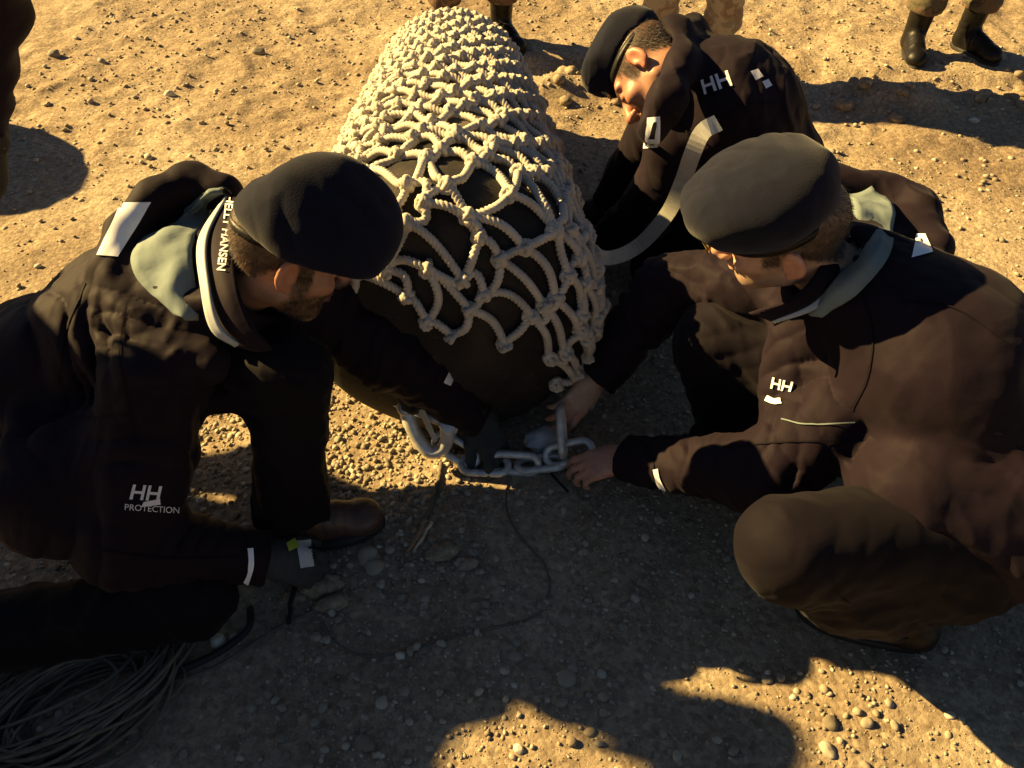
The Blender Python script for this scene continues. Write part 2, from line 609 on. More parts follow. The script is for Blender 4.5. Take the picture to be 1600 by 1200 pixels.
def resample(P, step):
    P = np.asarray(P, float)
    L = np.concatenate([[0], np.cumsum(np.linalg.norm(np.diff(P, axis=0), axis=1))])
    n = max(2, int(round(L[-1] / step)) + 1)
    s = np.linspace(0, L[-1], n)
    return np.stack([np.interp(s, L, P[:, i]) for i in range(3)], 1), s


def tube(P, r, sides=10, twist=0.0, lobes=3, closed=False, arc=None):
    """swept tube; twist (rad per metre) with lobes gives laid rope"""
    P = np.asarray(P, float)
    n = len(P)
    if arc is None:
        arc = np.concatenate([[0], np.cumsum(np.linalg.norm(np.diff(P, axis=0), axis=1))])
    if closed:
        T = np.roll(P, -1, 0) - np.roll(P, 1, 0)
    else:
        T = np.gradient(P, axis=0)
    T /= np.linalg.norm(T, axis=1)[:, None] + 1e-12
    up = np.array([0, 0, 1.0]) if abs(T[0, 2]) < 0.9 else np.array([1.0, 0, 0])
    N0 = np.cross(T[0], up)
    N0 /= np.linalg.norm(N0)
    Ns = [N0]
    for i in range(1, n):
        v = Ns[-1] - T[i] * (Ns[-1] @ T[i])
        Ns.append(v / (np.linalg.norm(v) + 1e-12))
    Ns = np.array(Ns)
    B = np.cross(T, Ns)
    th = np.linspace(0, 2 * math.pi, sides, endpoint=False)
    rr = np.broadcast_to(np.asarray(r, float), (n,))
    if twist:
        al = th[None, :] - arc[:, None] * twist
        prof = 0.64 + 0.36 * np.abs(np.cos(al * lobes / 2))
    else:
        prof = np.ones((n, sides))
    V = P[:, None, :] + (rr[:, None] * prof)[:, :, None] * (np.cos(th)[None, :, None] * Ns[:, None, :] + np.sin(th)[None, :, None] * B[:, None, :])
    V = V.reshape(-1, 3)
    m = n if closed else n - 1
    i = np.arange(m)[:, None] * sides
    j = (np.arange(m)[:, None] + 1) % n * sides
    k = np.arange(sides)[None, :]
    k2 = (k + 1) % sides
    F = np.stack([i + k, i + k2, j + k2, j + k], -1).reshape(-1, 4)
    if not closed:
        V = np.vstack([V, P[:1], P[-1:]])
        a = np.arange(sides)
        b = (a + 1) % sides
        c0, c1 = n * sides, n * sides + 1
        F = np.vstack([F, np.stack([a * 0 + c0, b, a, a * 0 + c0], -1), np.stack([a * 0 + c1, (n - 1) * sides + a, (n - 1) * sides + b, a * 0 + c1], -1)])
    return V, F


def fix_tris(V, F):
    """quads that repeat a corner become triangles"""
    return [tuple(dict.fromkeys(q)) for q in np.asarray(F).tolist()]


class MB:
    """collects pieces of one mesh"""
    def __init__(self):
        self.V, self.F, self.n = [], [], 0
    def add(self, V, F):
        self.V.append(np.asarray(V, float))
        if isinstance(F, np.ndarray):
            F = fix_tris(V, F)
        self.F += [tuple(i + self.n for i in f) for f in F]
        self.n += len(V)
        return self
    def tube(self, *a, **k):
        return self.add(*tube(*a, **k))
    def build(self, name, mat, parent=None, smooth=True):
        me = mesh_from(name, np.vstack(self.V), self.F, smooth)
        return obj(name, me, mat, parent)


def bvh_of(o):
    me = o.data
    off = Vector((0, 0, 0))
    b = o
    while b is not None:
        off += b.location
        b = b.parent
    vs = [v.co + off for v in me.vertices]
    return BVHTree.FromPolygons(vs, [tuple(p.vertices) for p in me.polygons])


def cast(tree, px, py):
    o, d = ray(px, py)
    h, n, i, dist = tree.ray_cast(o, d)
    return (h, n) if h else (None, None)


def patch(name, tree, quad, mat, parent, nu=10, nv=4, off=0.0025, thick=0.0012):
    """tape or badge that lies on a garment: quad = four corners (bilinear) traced on the garment's surface"""
    q = [np.array(c, float) for c in quad]
    pts, keep = [], {}
    for j in range(nv + 1):
        for i in range(nu + 1):
            u, v = i / nu, j / nv
            p = (q[0] * (1 - u) + q[1] * u) * (1 - v) + (q[3] * (1 - u) + q[2] * u) * v
            h, n = cast(tree, *p)
            if h is None:
                continue
            if n.dot(ray(*p)[1]) > 0:
                n = -n
            keep[(i, j)] = len(pts)
            pts.append((h, n))
    F = []
    for j in range(nv):
        for i in range(nu):
            k = [(i, j), (i, j + 1), (i + 1, j + 1), (i + 1, j)]
            if all(c in keep for c in k):
                F.append(tuple(keep[c] for c in k))
    if not F:
        return None
    V = [h + n * off for h, n in pts]
    me = mesh_from(name, V, F)
    return obj(name, me, mat, parent)


def text_polys(txt, bold=False):
    cu = bpy.data.curves.new('t', 'FONT')
    cu.body = txt
    cu.resolution_u = 3
    if bold:
        cu.offset = 0.02
    o = bpy.data.objects.new('t', cu)
    COL.objects.link(o)
    dg = bpy.context.evaluated_depsgraph_get()
    me = bpy.data.meshes.new_from_object(o.evaluated_get(dg))
    V = np.array([v.co[:2] for v in me.vertices])
    F = [tuple(p.vertices) for p in me.polygons]
    bpy.data.objects.remove(o)
    bpy.data.curves.remove(cu)
    bpy.data.meshes.remove(me)
    return V, F


def print_on(name, tree, V, F, fn, mat, parent, off=0.003):
    """lay flat lettering on a garment; fn maps text coordinates to the spot on the garment"""
    out, ok = [], True
    good = []
    for v in V:
        h, n = cast(tree, *fn(*v))
        if h is None:
            good.append(False)
            out.append((0, 0, 0))
            continue
        if n.dot(ray(*fn(*v))[1]) > 0:
            n = -n
        good.append(True)
        out.append(h + n * off)
    F = [f for f in F if all(good[i] for i in f)]
    if not F:
        return None
    used = sorted({i for f in F for i in f})
    mp = {a: b for b, a in enumerate(used)}
    me = mesh_from(name, [out[i] for i in used], [tuple(mp[i] for i in f) for f in F], smooth=False)
    return obj(name, me, mat, parent)


# ------------------------------------------------------------------ ground
def ground_h(P2):
    """height of the ground at (n,2) points"""
    P = np.column_stack([P2, np.zeros(len(P2))]).astype(np.float32)
    y = P2[:, 1]
    far = np.clip((y - 2.2) / 0.8, 0, 1)
    h = 0.012 * fbm(P * 2.3, 3) + 0.0035 * fbm(P * 14 + 5, 2) * (0.6 + far)
    cl = np.clip(fbm(P * 9 + 40, 3) - 0.05, 0, 1.5)
    h = h + far * 0.011 * cl
    # raked ridge and rut of loose clods behind the buoy
    rid = 3.42 + 0.10 * np.sin(P2[:, 0] * 2.1 + 0.5)
    env = np.clip((P2[:, 0] + 0.3) * 2, 0, 1) * np.clip((3.2 - P2[:, 0]) * 1.0, 0, 1)
    h = h + env * 0.05 * np.exp(-((y - rid + 0.16) / 0.10) ** 2) * (1 + 0.6 * fbm(P * 7 + 9, 2))
    h = h - env * 0.045 * np.exp(-((y - rid - 0.06) / 0.08) ** 2)
    fade = np.clip((9 - np.abs(P2).max(1)) / 4, 0, 1)
    return h * fade


def axis(a, b, step, far, g=1.22):
    core = np.arange(a, b + step / 2, step)
    out, s, p = [], step, b
    while p < far:
        s *= g
        p += s
        out.append(p)
    lo, s, p = [], step, a
    while p > -far:
        s *= g
        p -= s
        lo.append(p)
    return np.concatenate([lo[::-1], core, out])


gx, gy = axis(-2.3, 2.9, 0.0125, 90), axis(0.35, 4.7, 0.0125, 90)
GX, GY = np.meshgrid(gx, gy, indexing='ij')
P2 = np.stack([GX.ravel(), GY.ravel()], 1)
GZ = ground_h(P2)
ii = np.arange(len(gx) * len(gy)).reshape(len(gx), len(gy))
Fq = np.stack([ii[:-1, :-1], ii[1:, :-1], ii[1:, 1:], ii[:-1, 1:]], -1).reshape(-1, 4)
tag(obj('ground', mesh_from('ground', np.column_stack([P2, GZ]), Fq), M['ground']), kind='structure')


def gz(x, y):
    return float(ground_h(np.array([[x, y]]))[0])


# ------------------------------------------------------------------ gravel
def ico(sub):
    bm = bmesh.new()
    bmesh.ops.create_icosphere(bm, subdivisions=sub, radius=1)
    V = np.array([v.co for v in bm.verts])
    F = np.array([[v.index for v in f.verts] for f in bm.faces])
    bm.free()
    return V, F


ICO1, ICO2, ICO3 = ico(1), ico(2), ico(3)


def stone_shape(base, rg):
    V, F = base
    o = rg.random(3) * 50
    d = 1 + 0.22 * fbm((V * 1.1 + o).astype(np.float32), 2)[:, None]
    return V * d, F


def rotz(a):
    c, s = math.cos(a), math.sin(a)
    return np.array([[c, -s, 0], [s, c, 0], [0, 0, 1]])


def rot_any(rg):
    q = rg.normal(size=4)
    q /= np.linalg.norm(q)
    w, x, y, z = q
    return np.array([[1 - 2 * (y * y + z * z), 2 * (x * y - z * w), 2 * (x * z + y * w)],
                     [2 * (x * y + z * w), 1 - 2 * (x * x + z * z), 2 * (y * z - x * w)],
                     [2 * (x * z - y * w), 2 * (y * z + x * w), 1 - 2 * (x * x + y * y)]])


def stone_tone(rg, n):
    t = rg.random(n)[:, None]
    a, b, c = np.array([0.26, 0.225, 0.18]), np.array([0.42, 0.385, 0.32]), np.array([0.60, 0.58, 0.52])
    col = np.where(t < 0.6, a + (b - a) * t / 0.6, b + (c - b) * (t - 0.6) / 0.4)
    return col * (0.85 + 0.3 * rg.random((n, 1)))


def scatter(n, region, smin, smax, bases, rg, power=2.5, flat=(0.4, 0.7), sink=0.6):
    """many small stones joined in one mesh"""
    x0, x1, y0, y1 = region
    XY = np.stack([x0 + (x1 - x0) * rg.random(n), y0 + (y1 - y0) * rg.random(n)], 1)
    # denser and coarser in drifts
    keep = vnoise(np.column_stack([XY * 3.1, np.zeros(n)])) + rg.random(n) * 1.3 > 0.25
    XY = XY[keep]
    n = len(XY)
    Z = ground_h(XY)
    S = smin + (smax - smin) * rg.random(n) ** power
    T = stone_tone(rg, n)
    VV, FF, CC, k = [], [], [], 0
    for i in range(n):
        V, F = bases[rg.integers(len(bases))]
        st = S[i] * np.array([1, 0.6 + 0.4 * rg.random(), flat[0] + (flat[1] - flat[0]) * rg.random()])
        W = (V * st) @ rotz(rg.random() * 6.28).T
        W = W + np.array([XY[i, 0], XY[i, 1], Z[i] + st[2] * (1 - 2 * sink * rg.random())])
        VV.append(W)
        FF.append(F + k)
        k += len(V)
        CC.append(np.repeat(T[i:i + 1], len(V), 0))
    return np.vstack(VV), np.vstack(FF), np.vstack(CC)


rg = np.random.default_rng(11)
b1 = [stone_shape(ICO1, rg) for _ in range(14)]
b2 = [stone_shape(ICO2, rg) for _ in range(14)]
parts = [scatter(22000, (-1.3, 1.5, 0.45, 1.75), 0.0015, 0.0055, b1, rg),
         scatter(2600, (-1.3, 1.5, 0.45, 1.75), 0.004, 0.012, b2, rg, 3.0),
         scatter(6500, (-2.1, 2.4, 1.7, 4.6), 0.004, 0.013, b1, rg, 3.0),
         scatter(2600, (-0.95, -0.05, 0.95, 1.5), 0.003, 0.009, b2, rg, 1.6)]
k, VV, FF, CC = 0, [], [], []
for V, F, C_ in parts:
    VV.append(V); FF.append(F + k); CC.append(C_); k += len(V)
me = mesh_from('gravel', np.vstack(VV), np.vstack(FF), smooth=False)
set_tone(me, np.vstack(CC))
tag(obj('gravel', me, M['stone']), 'fine sandy gravel strewn over the whole ground', 'gravel', kind='stuff')

# larger stones that can be told apart, each an object of its own
stone_meshes = []
for i in range(10):
    V, F = stone_shape(ICO3, rg)
    me = mesh_from('pebble', V, F)
    set_tone(me, np.repeat(stone_tone(rg, 1) * (1.0, 1.02, 1.04), len(V), 0))
    me.materials.append(M['stone'])
    stone_meshes.append(me)


def pebble(x, y, r, label='pale loose pebble lying on the sandy gravel among many others', group='loose pebbles on the ground', flat=0.62):
    o = bpy.data.objects.new('pebble', stone_meshes[rg.integers(10)])
    COL.objects.link(o)
    s = (r, r * (0.65 + 0.3 * rg.random()), r * flat * (0.8 + 0.4 * rg.random()))
    o.scale = s
    o.location = (x, y, gz(x, y) + s[2] * 0.30)
    o.rotation_euler = (rg.normal() * 0.15, rg.normal() * 0.15, rg.random() * 6.28)
    return tag(o, label, 'pebble', group)


SPECIAL = {(575, 872): 'broad flat grey stone on the ground just right of the near glove', (585, 890): 'second flat grey stone, below the broad one by the near glove',
           (340, 1002): 'pale stone at the upper right of the coiled line', (265, 149): 'pale stone alone on the sunlit sand above the hood of the left man',
           (405, 86): 'flat brown stone on the sunlit sand left of the net top', (88, 92): 'pale stone on the sand near the dark sleeve at the left edge',
           (572, 1165): 'largest grey stone in the shade at the bottom edge left of centre', (885, 1063): 'grey rounded stone in the shade between the two sunlit patches and the cord',
           (1580, 865): 'pale sunlit stone behind the back of the right man at the right edge', (1590, 118): 'pale stone at the right edge just under the boots of the bystander',
           (1296, 1134): 'large cream pebble in the sunlit patch at the lower right, leftmost of three', (1353, 1132): 'large cream pebble in the lower right sunlit patch, middle of three',
           (1397, 1135): 'large cream pebble in the lower right sunlit patch, rightmost of three'}
for px, py, w in [(1296, 1134, 24), (1353, 1132, 18), (1397, 1135, 16), (1390, 1100, 14), (1290, 1176, 26), (1320, 1120, 11), (885, 1063, 30), (845, 1042, 16),
                  (878, 1102, 20), (940, 1055, 18), (862, 1020, 13), (920, 1090, 12), (955, 1100, 10), (598, 1102, 22), (572, 1165, 30), (505, 1108, 18), (440, 1155, 20),
                  (665, 940, 14), (470, 1030, 14), (340, 1002, 24), (790, 1095, 14), (575, 872, 34), (585, 890, 30), (745, 992, 12), (1055, 888, 12), (690, 1010, 16), (612, 1150, 16),
                  (805, 1030, 22), (560, 1060, 12), (420, 1085, 18), (725, 1060, 16), (935, 1165, 14), (1010, 1040, 12), (1035, 1150, 14), (1580, 865, 26), (1590, 870, 14), (1562, 875, 13),
                  (690, 870, 11), (530, 690, 16), (552, 740, 14), (570, 700, 12), (600, 760, 13), (615, 790, 12), (560, 745, 11), (1200, 1050, 11), (1170, 1010, 12), (1240, 1090, 12),
                  (265, 149, 16), (232, 248, 17), (120, 62, 10), (88, 92, 16), (405, 86, 22), (160, 100, 12), (316, 196, 10), (1590, 118, 16), (1520, 195, 14), (1300, 240, 12), (1130, 15, 14)]:
    p = at(px, py, 0.0)
    zc = (p - cam.location).length
    lb = SPECIAL.get((px, py))
    if lb:
        pebble(p.x, p.y, w / FPX * zc * 0.46, lb, None)
    else:
        pebble(p.x, p.y, w / FPX * zc * 0.46)
for i in range(70):
    x, y = rg.uniform(-1.0, 1.2), rg.uniform(0.5, 1.5)
    pebble(x, y, rg.uniform(0.006, 0.011))

# ------------------------------------------------------------------ buoy and its rope net
AX0 = np.array([-0.14, 1.30, 0.335])       # near pole
AX1 = np.array([-0.225, 3.12, 0.235])        # far pole
BD = unit(AX1 - AX0)
BL = np.linalg.norm(AX1 - AX0)
BS = unit(np.cross(BD, [0, 0, 1.0]))        # sideways (to the right)
BU = np.cross(BS, BD)


def buoy_r(t):
    """radius along the axis, t in metres from the near pole"""
    t = np.clip(np.asarray(t, float), 0, BL)
    body = 0.36 - 0.105 * np.clip(t / BL, 0, 1) - 0.035 * np.clip((t - 0.8) / 0.8, 0, 1)
    n = np.clip(t / 0.20, 0, 1)
    near = np.sqrt(np.clip(1 - (1 - n) ** 2.6, 0, 1))
    f = np.clip((BL - t) / 0.34, 0, 1)
    far = np.sqrt(np.clip(1 - (1 - f) ** 2, 0, 1))
    return body * near * far


def buoy_pt(t, phi, off=0.0):
    t, phi = np.asarray(t, float), np.asarray(phi, float)
    r = buoy_r(t) + off
    c = AX0 + BD * t[..., None]
    return c + r[..., None] * (np.sin(phi)[..., None] * BS + np.cos(phi)[..., None] * BU)


buoy = empty('mooring_buoy', AX0 + BD * 0.8 - np.array([0, 0, 0.3]))
tag(buoy, 'big black round-ended buoy lying on the gravel under the cream rope net', 'buoy')
ts = np.concatenate([0.22 * (1 - np.cos(np.linspace(0.02, math.pi / 2, 16))), np.linspace(0.23, BL - 0.36, 40), BL - 0.35 * (1 - np.sin(np.linspace(0, math.pi / 2 - 0.03, 18)))])
ph = np.linspace(0, 2 * math.pi, 72, endpoint=False)
TT, PP = np.meshgrid(ts, ph, indexing='ij')
BV = buoy_pt(TT, PP)
nrm = BV - (AX0 + BD * TT[..., None])
nrm /= np.linalg.norm(nrm, axis=-1)[..., None] + 1e-9
BV = BV + nrm * (0.006 * fbm((BV.reshape(-1, 3) * 6).astype(np.float32), 3).reshape(TT.shape))[..., None]
nt_, np_ = TT.shape
ii = np.arange(nt_ * np_).reshape(nt_, np_)
Fq = np.stack([ii[:-1], np.roll(ii, -1, 1)[:-1], np.roll(ii, -1, 1)[1:], ii[1:]], -1).reshape(-1, 4)
split = int(np.searchsorted(ts, 0.52))
Vb = np.vstack([BV.reshape(-1, 3), AX0[None], AX1[None]])
fan0 = [(len(Vb) - 2, ii[0, (k + 1) % np_], ii[0, k]) for k in range(np_)]
fan1 = [(len(Vb) - 1, ii[-1, k], ii[-1, (k + 1) % np_]) for k in range(np_)]
me = mesh_from('shell', Vb, [tuple(q) for q in Fq.tolist()] + fan0 + fan1)
obj('shell', me, M['buoy'], buoy)
# canvas jacket strapped over the far part of the shell
cv = BV + nrm * 0.006
cs = int(np.searchsorted(ts, 0.40))
Fc = np.stack([ii[cs:-1], np.roll(ii, -1, 1)[cs:-1], np.roll(ii, -1, 1)[cs + 1:], ii[cs + 1:]], -1).reshape(-1, 4)
me = mesh_from('canvas_cover', cv.reshape(-1, 3), [tuple(q) for q in Fc.tolist()])
obj('canvas_cover', me, M['canvas'], buoy)

net = empty('rope_net', AX0 + BD * 0.9 + np.array([0, 0, 0.3]))
tag(net, 'cream laid-rope net with knotted diamond meshes spread over the black buoy', 'net')
NC = 22
S0 = 0.22                                    # the shell's rim; the net hangs from it down the near end
SS, GAP = [], 0.0
row_s = -0.50
while row_s < BL - S0 - 0.05:
    SS.append(row_s)
    row_s += 0.056 - 0.012 * float(np.clip(row_s / 1.1, 0, 1))
NR = len(SS)
R_RIM = float(buoy_r(S0))


_t = 0.20 * np.linspace(1, 0, 200) ** 2
CAP_R = 0.349 * np.sqrt(np.clip(1 - (1 - _t / 0.20) ** 2.6, 0, 1))
CAP_D = np.concatenate([[0], np.cumsum(np.hypot(np.diff(_t), np.diff(CAP_R)))])
CAP_R = np.concatenate([CAP_R, [-0.3]])
CAP_D = np.concatenate([CAP_D, [CAP_D[-1] + 0.3]])


def net_pos(s, phi, off):
    """point of the net: along the shell behind the rim, hanging down the near end in front of it"""
    s, phi = np.atleast_1d(np.asarray(s, float)), np.atleast_1d(np.asarray(phi, float))
    p = buoy_pt(S0 + np.maximum(s, 0), phi, off)
    d = np.maximum(-s, 0)
    X = R_RIM * np.sin(phi) * (1 - 0.10 * d)
    Z = R_RIM * np.cos(phi) - (0.349 - np.interp(d, CAP_D, CAP_R))
    rho = np.clip(np.sqrt(X * X + Z * Z) / 0.349, 0, 0.9995)
    t = 0.20 * (1 - (1 - rho ** 2) ** (1 / 2.6))
    c = AX0 + BD * (t - off)[:, None] + BS * (X * (1 + off / 0.349))[:, None] + BU * (Z * (1 + off / 0.349))[:, None]
    w = np.clip(-s / 0.03, 0, 1)[:, None]
    p = p * (1 - w) + c * w
    p[:, 2] = np.maximum(p[:, 2], 0.014)
    return p


rn = np.random.default_rng(5)
node = {}
for j in range(NR):
    for i in range(NC):
        phi = ((i + 0.5 * (j % 2) - 0.15 * j) / NC * 2 * math.pi + 2.1) % (2 * math.pi) - math.pi
        s = SS[j]
        near = float(np.clip((0.45 - s) / 0.6, 0, 1))
        dphi = rn.normal() * (0.016 + 0.036 * near) + 0.03 * math.sin(phi * 2 + j * 0.3)
        dphi += 0.16 * near * math.exp(-((phi - 0.75) / 0.45) ** 2)
        node[(i, j)] = (s + rn.normal() * (0.005 + 0.011 * near), phi + dphi)


def hem(phi):
    """how far down the near end the net reaches"""
    return -0.41 + 0.22 * float(np.clip((-0.15 - phi) / 0.7, 0, 1)) - 0.08 * float(np.clip((phi - 0.35) / 0.5, 0, 1))


def vis(n):
    return -2.15 < n[1] < 1.95 and n[0] > hem(n[1])


ROPE_R = 0.0102
TW = 2 * math.pi / 0.030
def seg(a, b, slack):
    """one rope run between two knots, bowed a little and lying on the shell"""
    n = 7
    s = np.linspace(0, 1, n)
    t = a[0] + (b[0] - a[0]) * s
    p = a[1] + (b[1] - a[1]) * s
    bow = np.sin(s * math.pi)
    t = t + slack[0] * bow
    p = p + slack[1] * bow
    off = 0.013 + 0.004 * np.sin(s * math.pi * 2 + slack[2])
    return net_pos(t, p, off)


nknots = []
for j in range(NR - 1):
    runs = []
    for i in range(NC):
        a = node[(i, j)]
        # zigzag strand between row j and row j + 1
        nb = [((i - 1) % NC, j + 1), (i, j + 1)] if j % 2 == 0 else [(i, j + 1), ((i + 1) % NC, j + 1)]
        for w, b in enumerate(nb):
            bb = node[b]
            if abs(bb[1] - a[1]) > 1.2 or not (vis(a) and vis(bb)):
                continue
            runs.append(((a[1] + bb[1]) / 2, (i, j), b, w))
    runs.sort()
    mb, prev = None, None
    for mid, ka, kb, w in runs:
        if prev is None or not ({ka, kb} & prev):
            if mb is not None:
                mb.build('rope', M['rope'], net)
            mb = MB()
        prev = {ka, kb}
        a, bb = node[ka], node[kb]
        near = float(np.clip((0.5 - a[0]) / 0.6, 0, 1))
        sl = (rn.normal() * 0.006 + (0.010 if w == 0 else -0.005) * (0.4 + near), rn.normal() * 0.012 * (1 + near) + 0.014 * near, rn.random() * 6)
        pts, arc = resample(catmull(seg(a, bb, sl), 4), 0.0031)
        mb.tube(pts, ROPE_R * (0.96 + 0.08 * rn.random()), 15, TW, 3, arc=arc + rn.random())
    if mb is not None:
        mb.build('rope', M['rope'], net)

# knots: a rope end wrapped one and a half turns round the crossing
def knot_mesh(seed):
    g = np.random.default_rng(seed)
    mb = MB()
    s = np.linspace(0, 1, 44)
    an = s * 2 * math.pi * 1.55 + g.random() * 6
    r = 0.0105 + 0.002 * np.sin(s * 5)
    P = np.stack([0.024 * (s - 0.5) + 0.003 * np.sin(an * 2), r * np.cos(an), r * np.sin(an)], 1)
    mb.tube(P, 0.0082, 12, TW, 3)
    an = np.linspace(0, 1, 22) * 2 * math.pi * 0.95
    P = np.stack([0.010 * np.cos(an), 0.004 * np.sin(an * 2), 0.0130 * np.sin(an)], 1)
    mb.tube(P, 0.0082, 12, TW, 3)
    me = mesh_from('knot', np.vstack(mb.V), mb.F)
    me.materials.append(M['rope'])
    return me


KN = [knot_mesh(i) for i in range(5)]
kn_list = []
for (i, j), (t, p) in node.items():
    if vis((t, p)) and abs(p) < 1.75:
        kn_list.append((t, p))
kn_list.sort()
net_loc = Vector(net.location)
rest = MB()
for n, (t, p) in enumerate(kn_list):
    P = net_pos(t, p, 0.014)[0]
    c = AX0 + BD * max(S0 + t, 0.12)
    nr = unit(P - c)
    side = unit(np.cross(BD, nr))
    an = rn.normal() * 0.25 + 0.9
    x = unit(side * math.cos(an) + BD * math.sin(an))
    y = np.cross(nr, x)
    Rm = np.stack([x, y, nr], 1)
    if n < 300:
        o = bpy.data.objects.new('knot', KN[rn.integers(5)])
        COL.objects.link(o)
        o.parent = net
        m4 = Matrix(np.vstack([np.column_stack([Rm, P - np.array(net_loc)]), [0, 0, 0, 1]]).tolist())
        o.matrix_basis = m4
    else:
        k = KN[rn.integers(5)]
        V = np.array([v.co for v in k.vertices]) @ Rm.T + P
        rest.add(V, [tuple(f.vertices) for f in k.polygons])
if rest.n:
    tag(rest.build('far_knots', M['rope'], net), kind='stuff')


# ------------------------------------------------------------------ people
def frame(f, u):
    """columns: forward, left, up"""
    f, u = unit(f), unit(u)
    l = unit(np.cross(u, f))
    u = np.cross(f, l)
    return np.stack([f, l, u], 1)


def head_at(ear, z, side, f, u):
    """head whose ear (side +1 left, -1 right) sits at a spot of the photograph at height z"""
    e = np.array(at(*ear, z))
    return Head(e - frame(f, u) @ np.array((-0.01, side * 0.083, -0.004)), f, u)


class Head:
    def __init__(self, c, f, u):
        self.c, self.M = np.array(c, float), frame(f, u)
    def w(self, p):
        return self.c + self.M @ np.array(p, float)
    def local(self, P):
        return (P - self.c) @ self.M
    def e(self, c, r, tilt=None):
        Rm = self.M if tilt is None else self.M @ tilt
        return Ell(self.w(c), r, Rm)
    def cap(self, a, b, ra, rb):
        return Cap(self.w(a), self.w(b), ra, rb)
    def prims(self):
        p = [(self.e((-0.012, 0, 0.035), (0.098, 0.077, 0.088)), 0, 'u'),
             (self.e((0.040, 0, -0.030), (0.056, 0.060, 0.086)), 0.03, 'u'),
             (self.e((0.060, 0, -0.100), (0.032, 0.032, 0.026)), 0.022, 'u')]
        for s in (1, -1):
            p += [(self.cap((0.0, s * 0.052, -0.062), (0.058, s * 0.020, -0.104), 0.022, 0.018), 0.025, 'u'),
                  (self.e((0.066, s * 0.044, -0.032), (0.026, 0.022, 0.02)), 0.02, 'u'),
                  (self.e((0.101, s * 0.032, -0.004), (0.017, 0.02, 0.014)), 0.014, 's'),
                  (self.e((0.082, s * 0.032, -0.006), (0.014, 0.0165, 0.0125)), 0.004, 'u'),
                  (self.cap((0.088, s * 0.012, 0.016), (0.074, s * 0.050, 0.016), 0.010, 0.009), 0.012, 'u')]
        p += [(self.cap((0.092, 0, 0.010), (0.121, 0, -0.036), 0.0085, 0.0135), 0.011, 'u'),
              (self.e((0.108, 0.013, -0.042), (0.013, 0.010, 0.009)), 0.006, 'u'),
              (self.e((0.108, -0.013, -0.042), (0.013, 0.010, 0.009)), 0.006, 'u'),
              (self.e((0.097, 0, -0.064), (0.010, 0.024, 0.007)), 0.006, 'u'),
              (self.e((0.094, 0, -0.077), (0.011, 0.021, 0.008)), 0.006, 'u'),
              (self.cap((0.108, 0.0, -0.0705), (0.098, 0.02, -0.0705), 0.002, 0.002), 0.004, 's'),
              (self.cap((0.108, 0.0, -0.0705), (0.098, -0.02, -0.0705), 0.002, 0.002), 0.004, 's')]
        for s in (1, -1):
            ca, sa = math.cos(0.3), math.sin(0.3)
            tl = np.array([[ca, s * sa, 0], [-s * sa, ca, 0], [0, 0, 1.0]])
            t2 = np.array([[math.cos(0.2), 0, math.sin(0.2)], [0, 1, 0], [-math.sin(0.2), 0, math.cos(0.2)]])
            tl = tl @ t2
            p += [(self.e((-0.010, s * 0.083, -0.004), (0.021, 0.009, 0.034), tl), 0.006, 'u'),
                  (self.e((-0.004, s * 0.092, -0.004), (0.013, 0.007, 0.021), tl), 0.004, 's'),
                  (self.e((0.004, s * 0.080, -0.012), (0.006, 0.006, 0.009), tl), 0.003, 'u'),
                  (self.e((-0.003, s * 0.081, -0.034), (0.009, 0.006, 0.009), tl), 0.004, 'u')]
        return p
    def tone(self, P, base, hair, beard=None, beard_amt=0.0, cut=0.03):
        L = self.local(P)
        n = fbm((P * 130).astype(np.float32), 2)
        n2 = fbm((P * 22).astype(np.float32), 2)
        col = np.tile(np.array(base, float), (len(P), 1))
        # redder nose, cheeks and ears
        def blob(c, r):
            return np.exp(-(((L - np.array(c)) / r) ** 2).sum(1))
        red = blob((0.118, 0, -0.036), 0.022) + 0.7 * blob((0.075, 0.05, -0.03), 0.03) + 0.7 * blob((0.075, -0.05, -0.03), 0.03) + 0.8 * (np.abs(L[:, 1]) > 0.079)
        col = col * (1 - red[:, None] * np.array([-0.12, 0.18, 0.2]))
        lips = blob((0.1, 0, -0.07), (0.014, 0.022, 0.011))
        col = col * (1 - lips[:, None] * np.array([0.1, 0.4, 0.35]))
        inhead = (np.linalg.norm(L - np.array([0, 0, 0]), axis=1) < 0.16)
        # cropped hair: above and behind the hairline, not on face or ears
        line = 0.018 - 0.95 * np.clip(-0.005 - L[:, 0], 0, 0.085)
        hm = np.clip((L[:, 2] - line + 0.006 * n) / 0.012 + 0.5, 0, 1) * np.clip((0.062 - L[:, 0]) / 0.015, 0, 1) * (np.abs(L[:, 1]) < 0.0805) * inhead
        hm = np.maximum(hm, np.clip((0.018 - np.abs(L[:, 0] - 0.028)) / 0.006, 0, 1) * np.clip((L[:, 2] + 0.03) / 0.01, 0, 1) * (np.abs(L[:, 1]) > 0.055) * (np.abs(L[:, 1]) < 0.079) * inhead)
        self.hm = hm.copy()
        hm = hm * (0.86 + 0.14 * np.clip(n, -1, 1))
        col = col * (1 - hm[:, None]) + np.array(hair) * hm[:, None] * (1 + 0.3 * n[:, None])
        brow = np.clip((0.0065 - np.abs(L[:, 2] - 0.022 + 0.1 * (np.abs(L[:, 1]) - 0.03) ** 1)) / 0.003, 0, 1) * (L[:, 0] > 0.06) * np.clip((np.abs(L[:, 1]) - 0.010) / 0.004, 0, 1) * np.clip((0.054 - np.abs(L[:, 1])) / 0.004, 0, 1)
        lash = np.clip((0.003 - np.abs(L[:, 2] + 0.012)) / 0.0015, 0, 1) * (L[:, 0] > 0.07) * (np.abs(np.abs(L[:, 1]) - 0.032) < 0.014)
        bl = np.maximum(brow * 0.85, lash * 0.7)
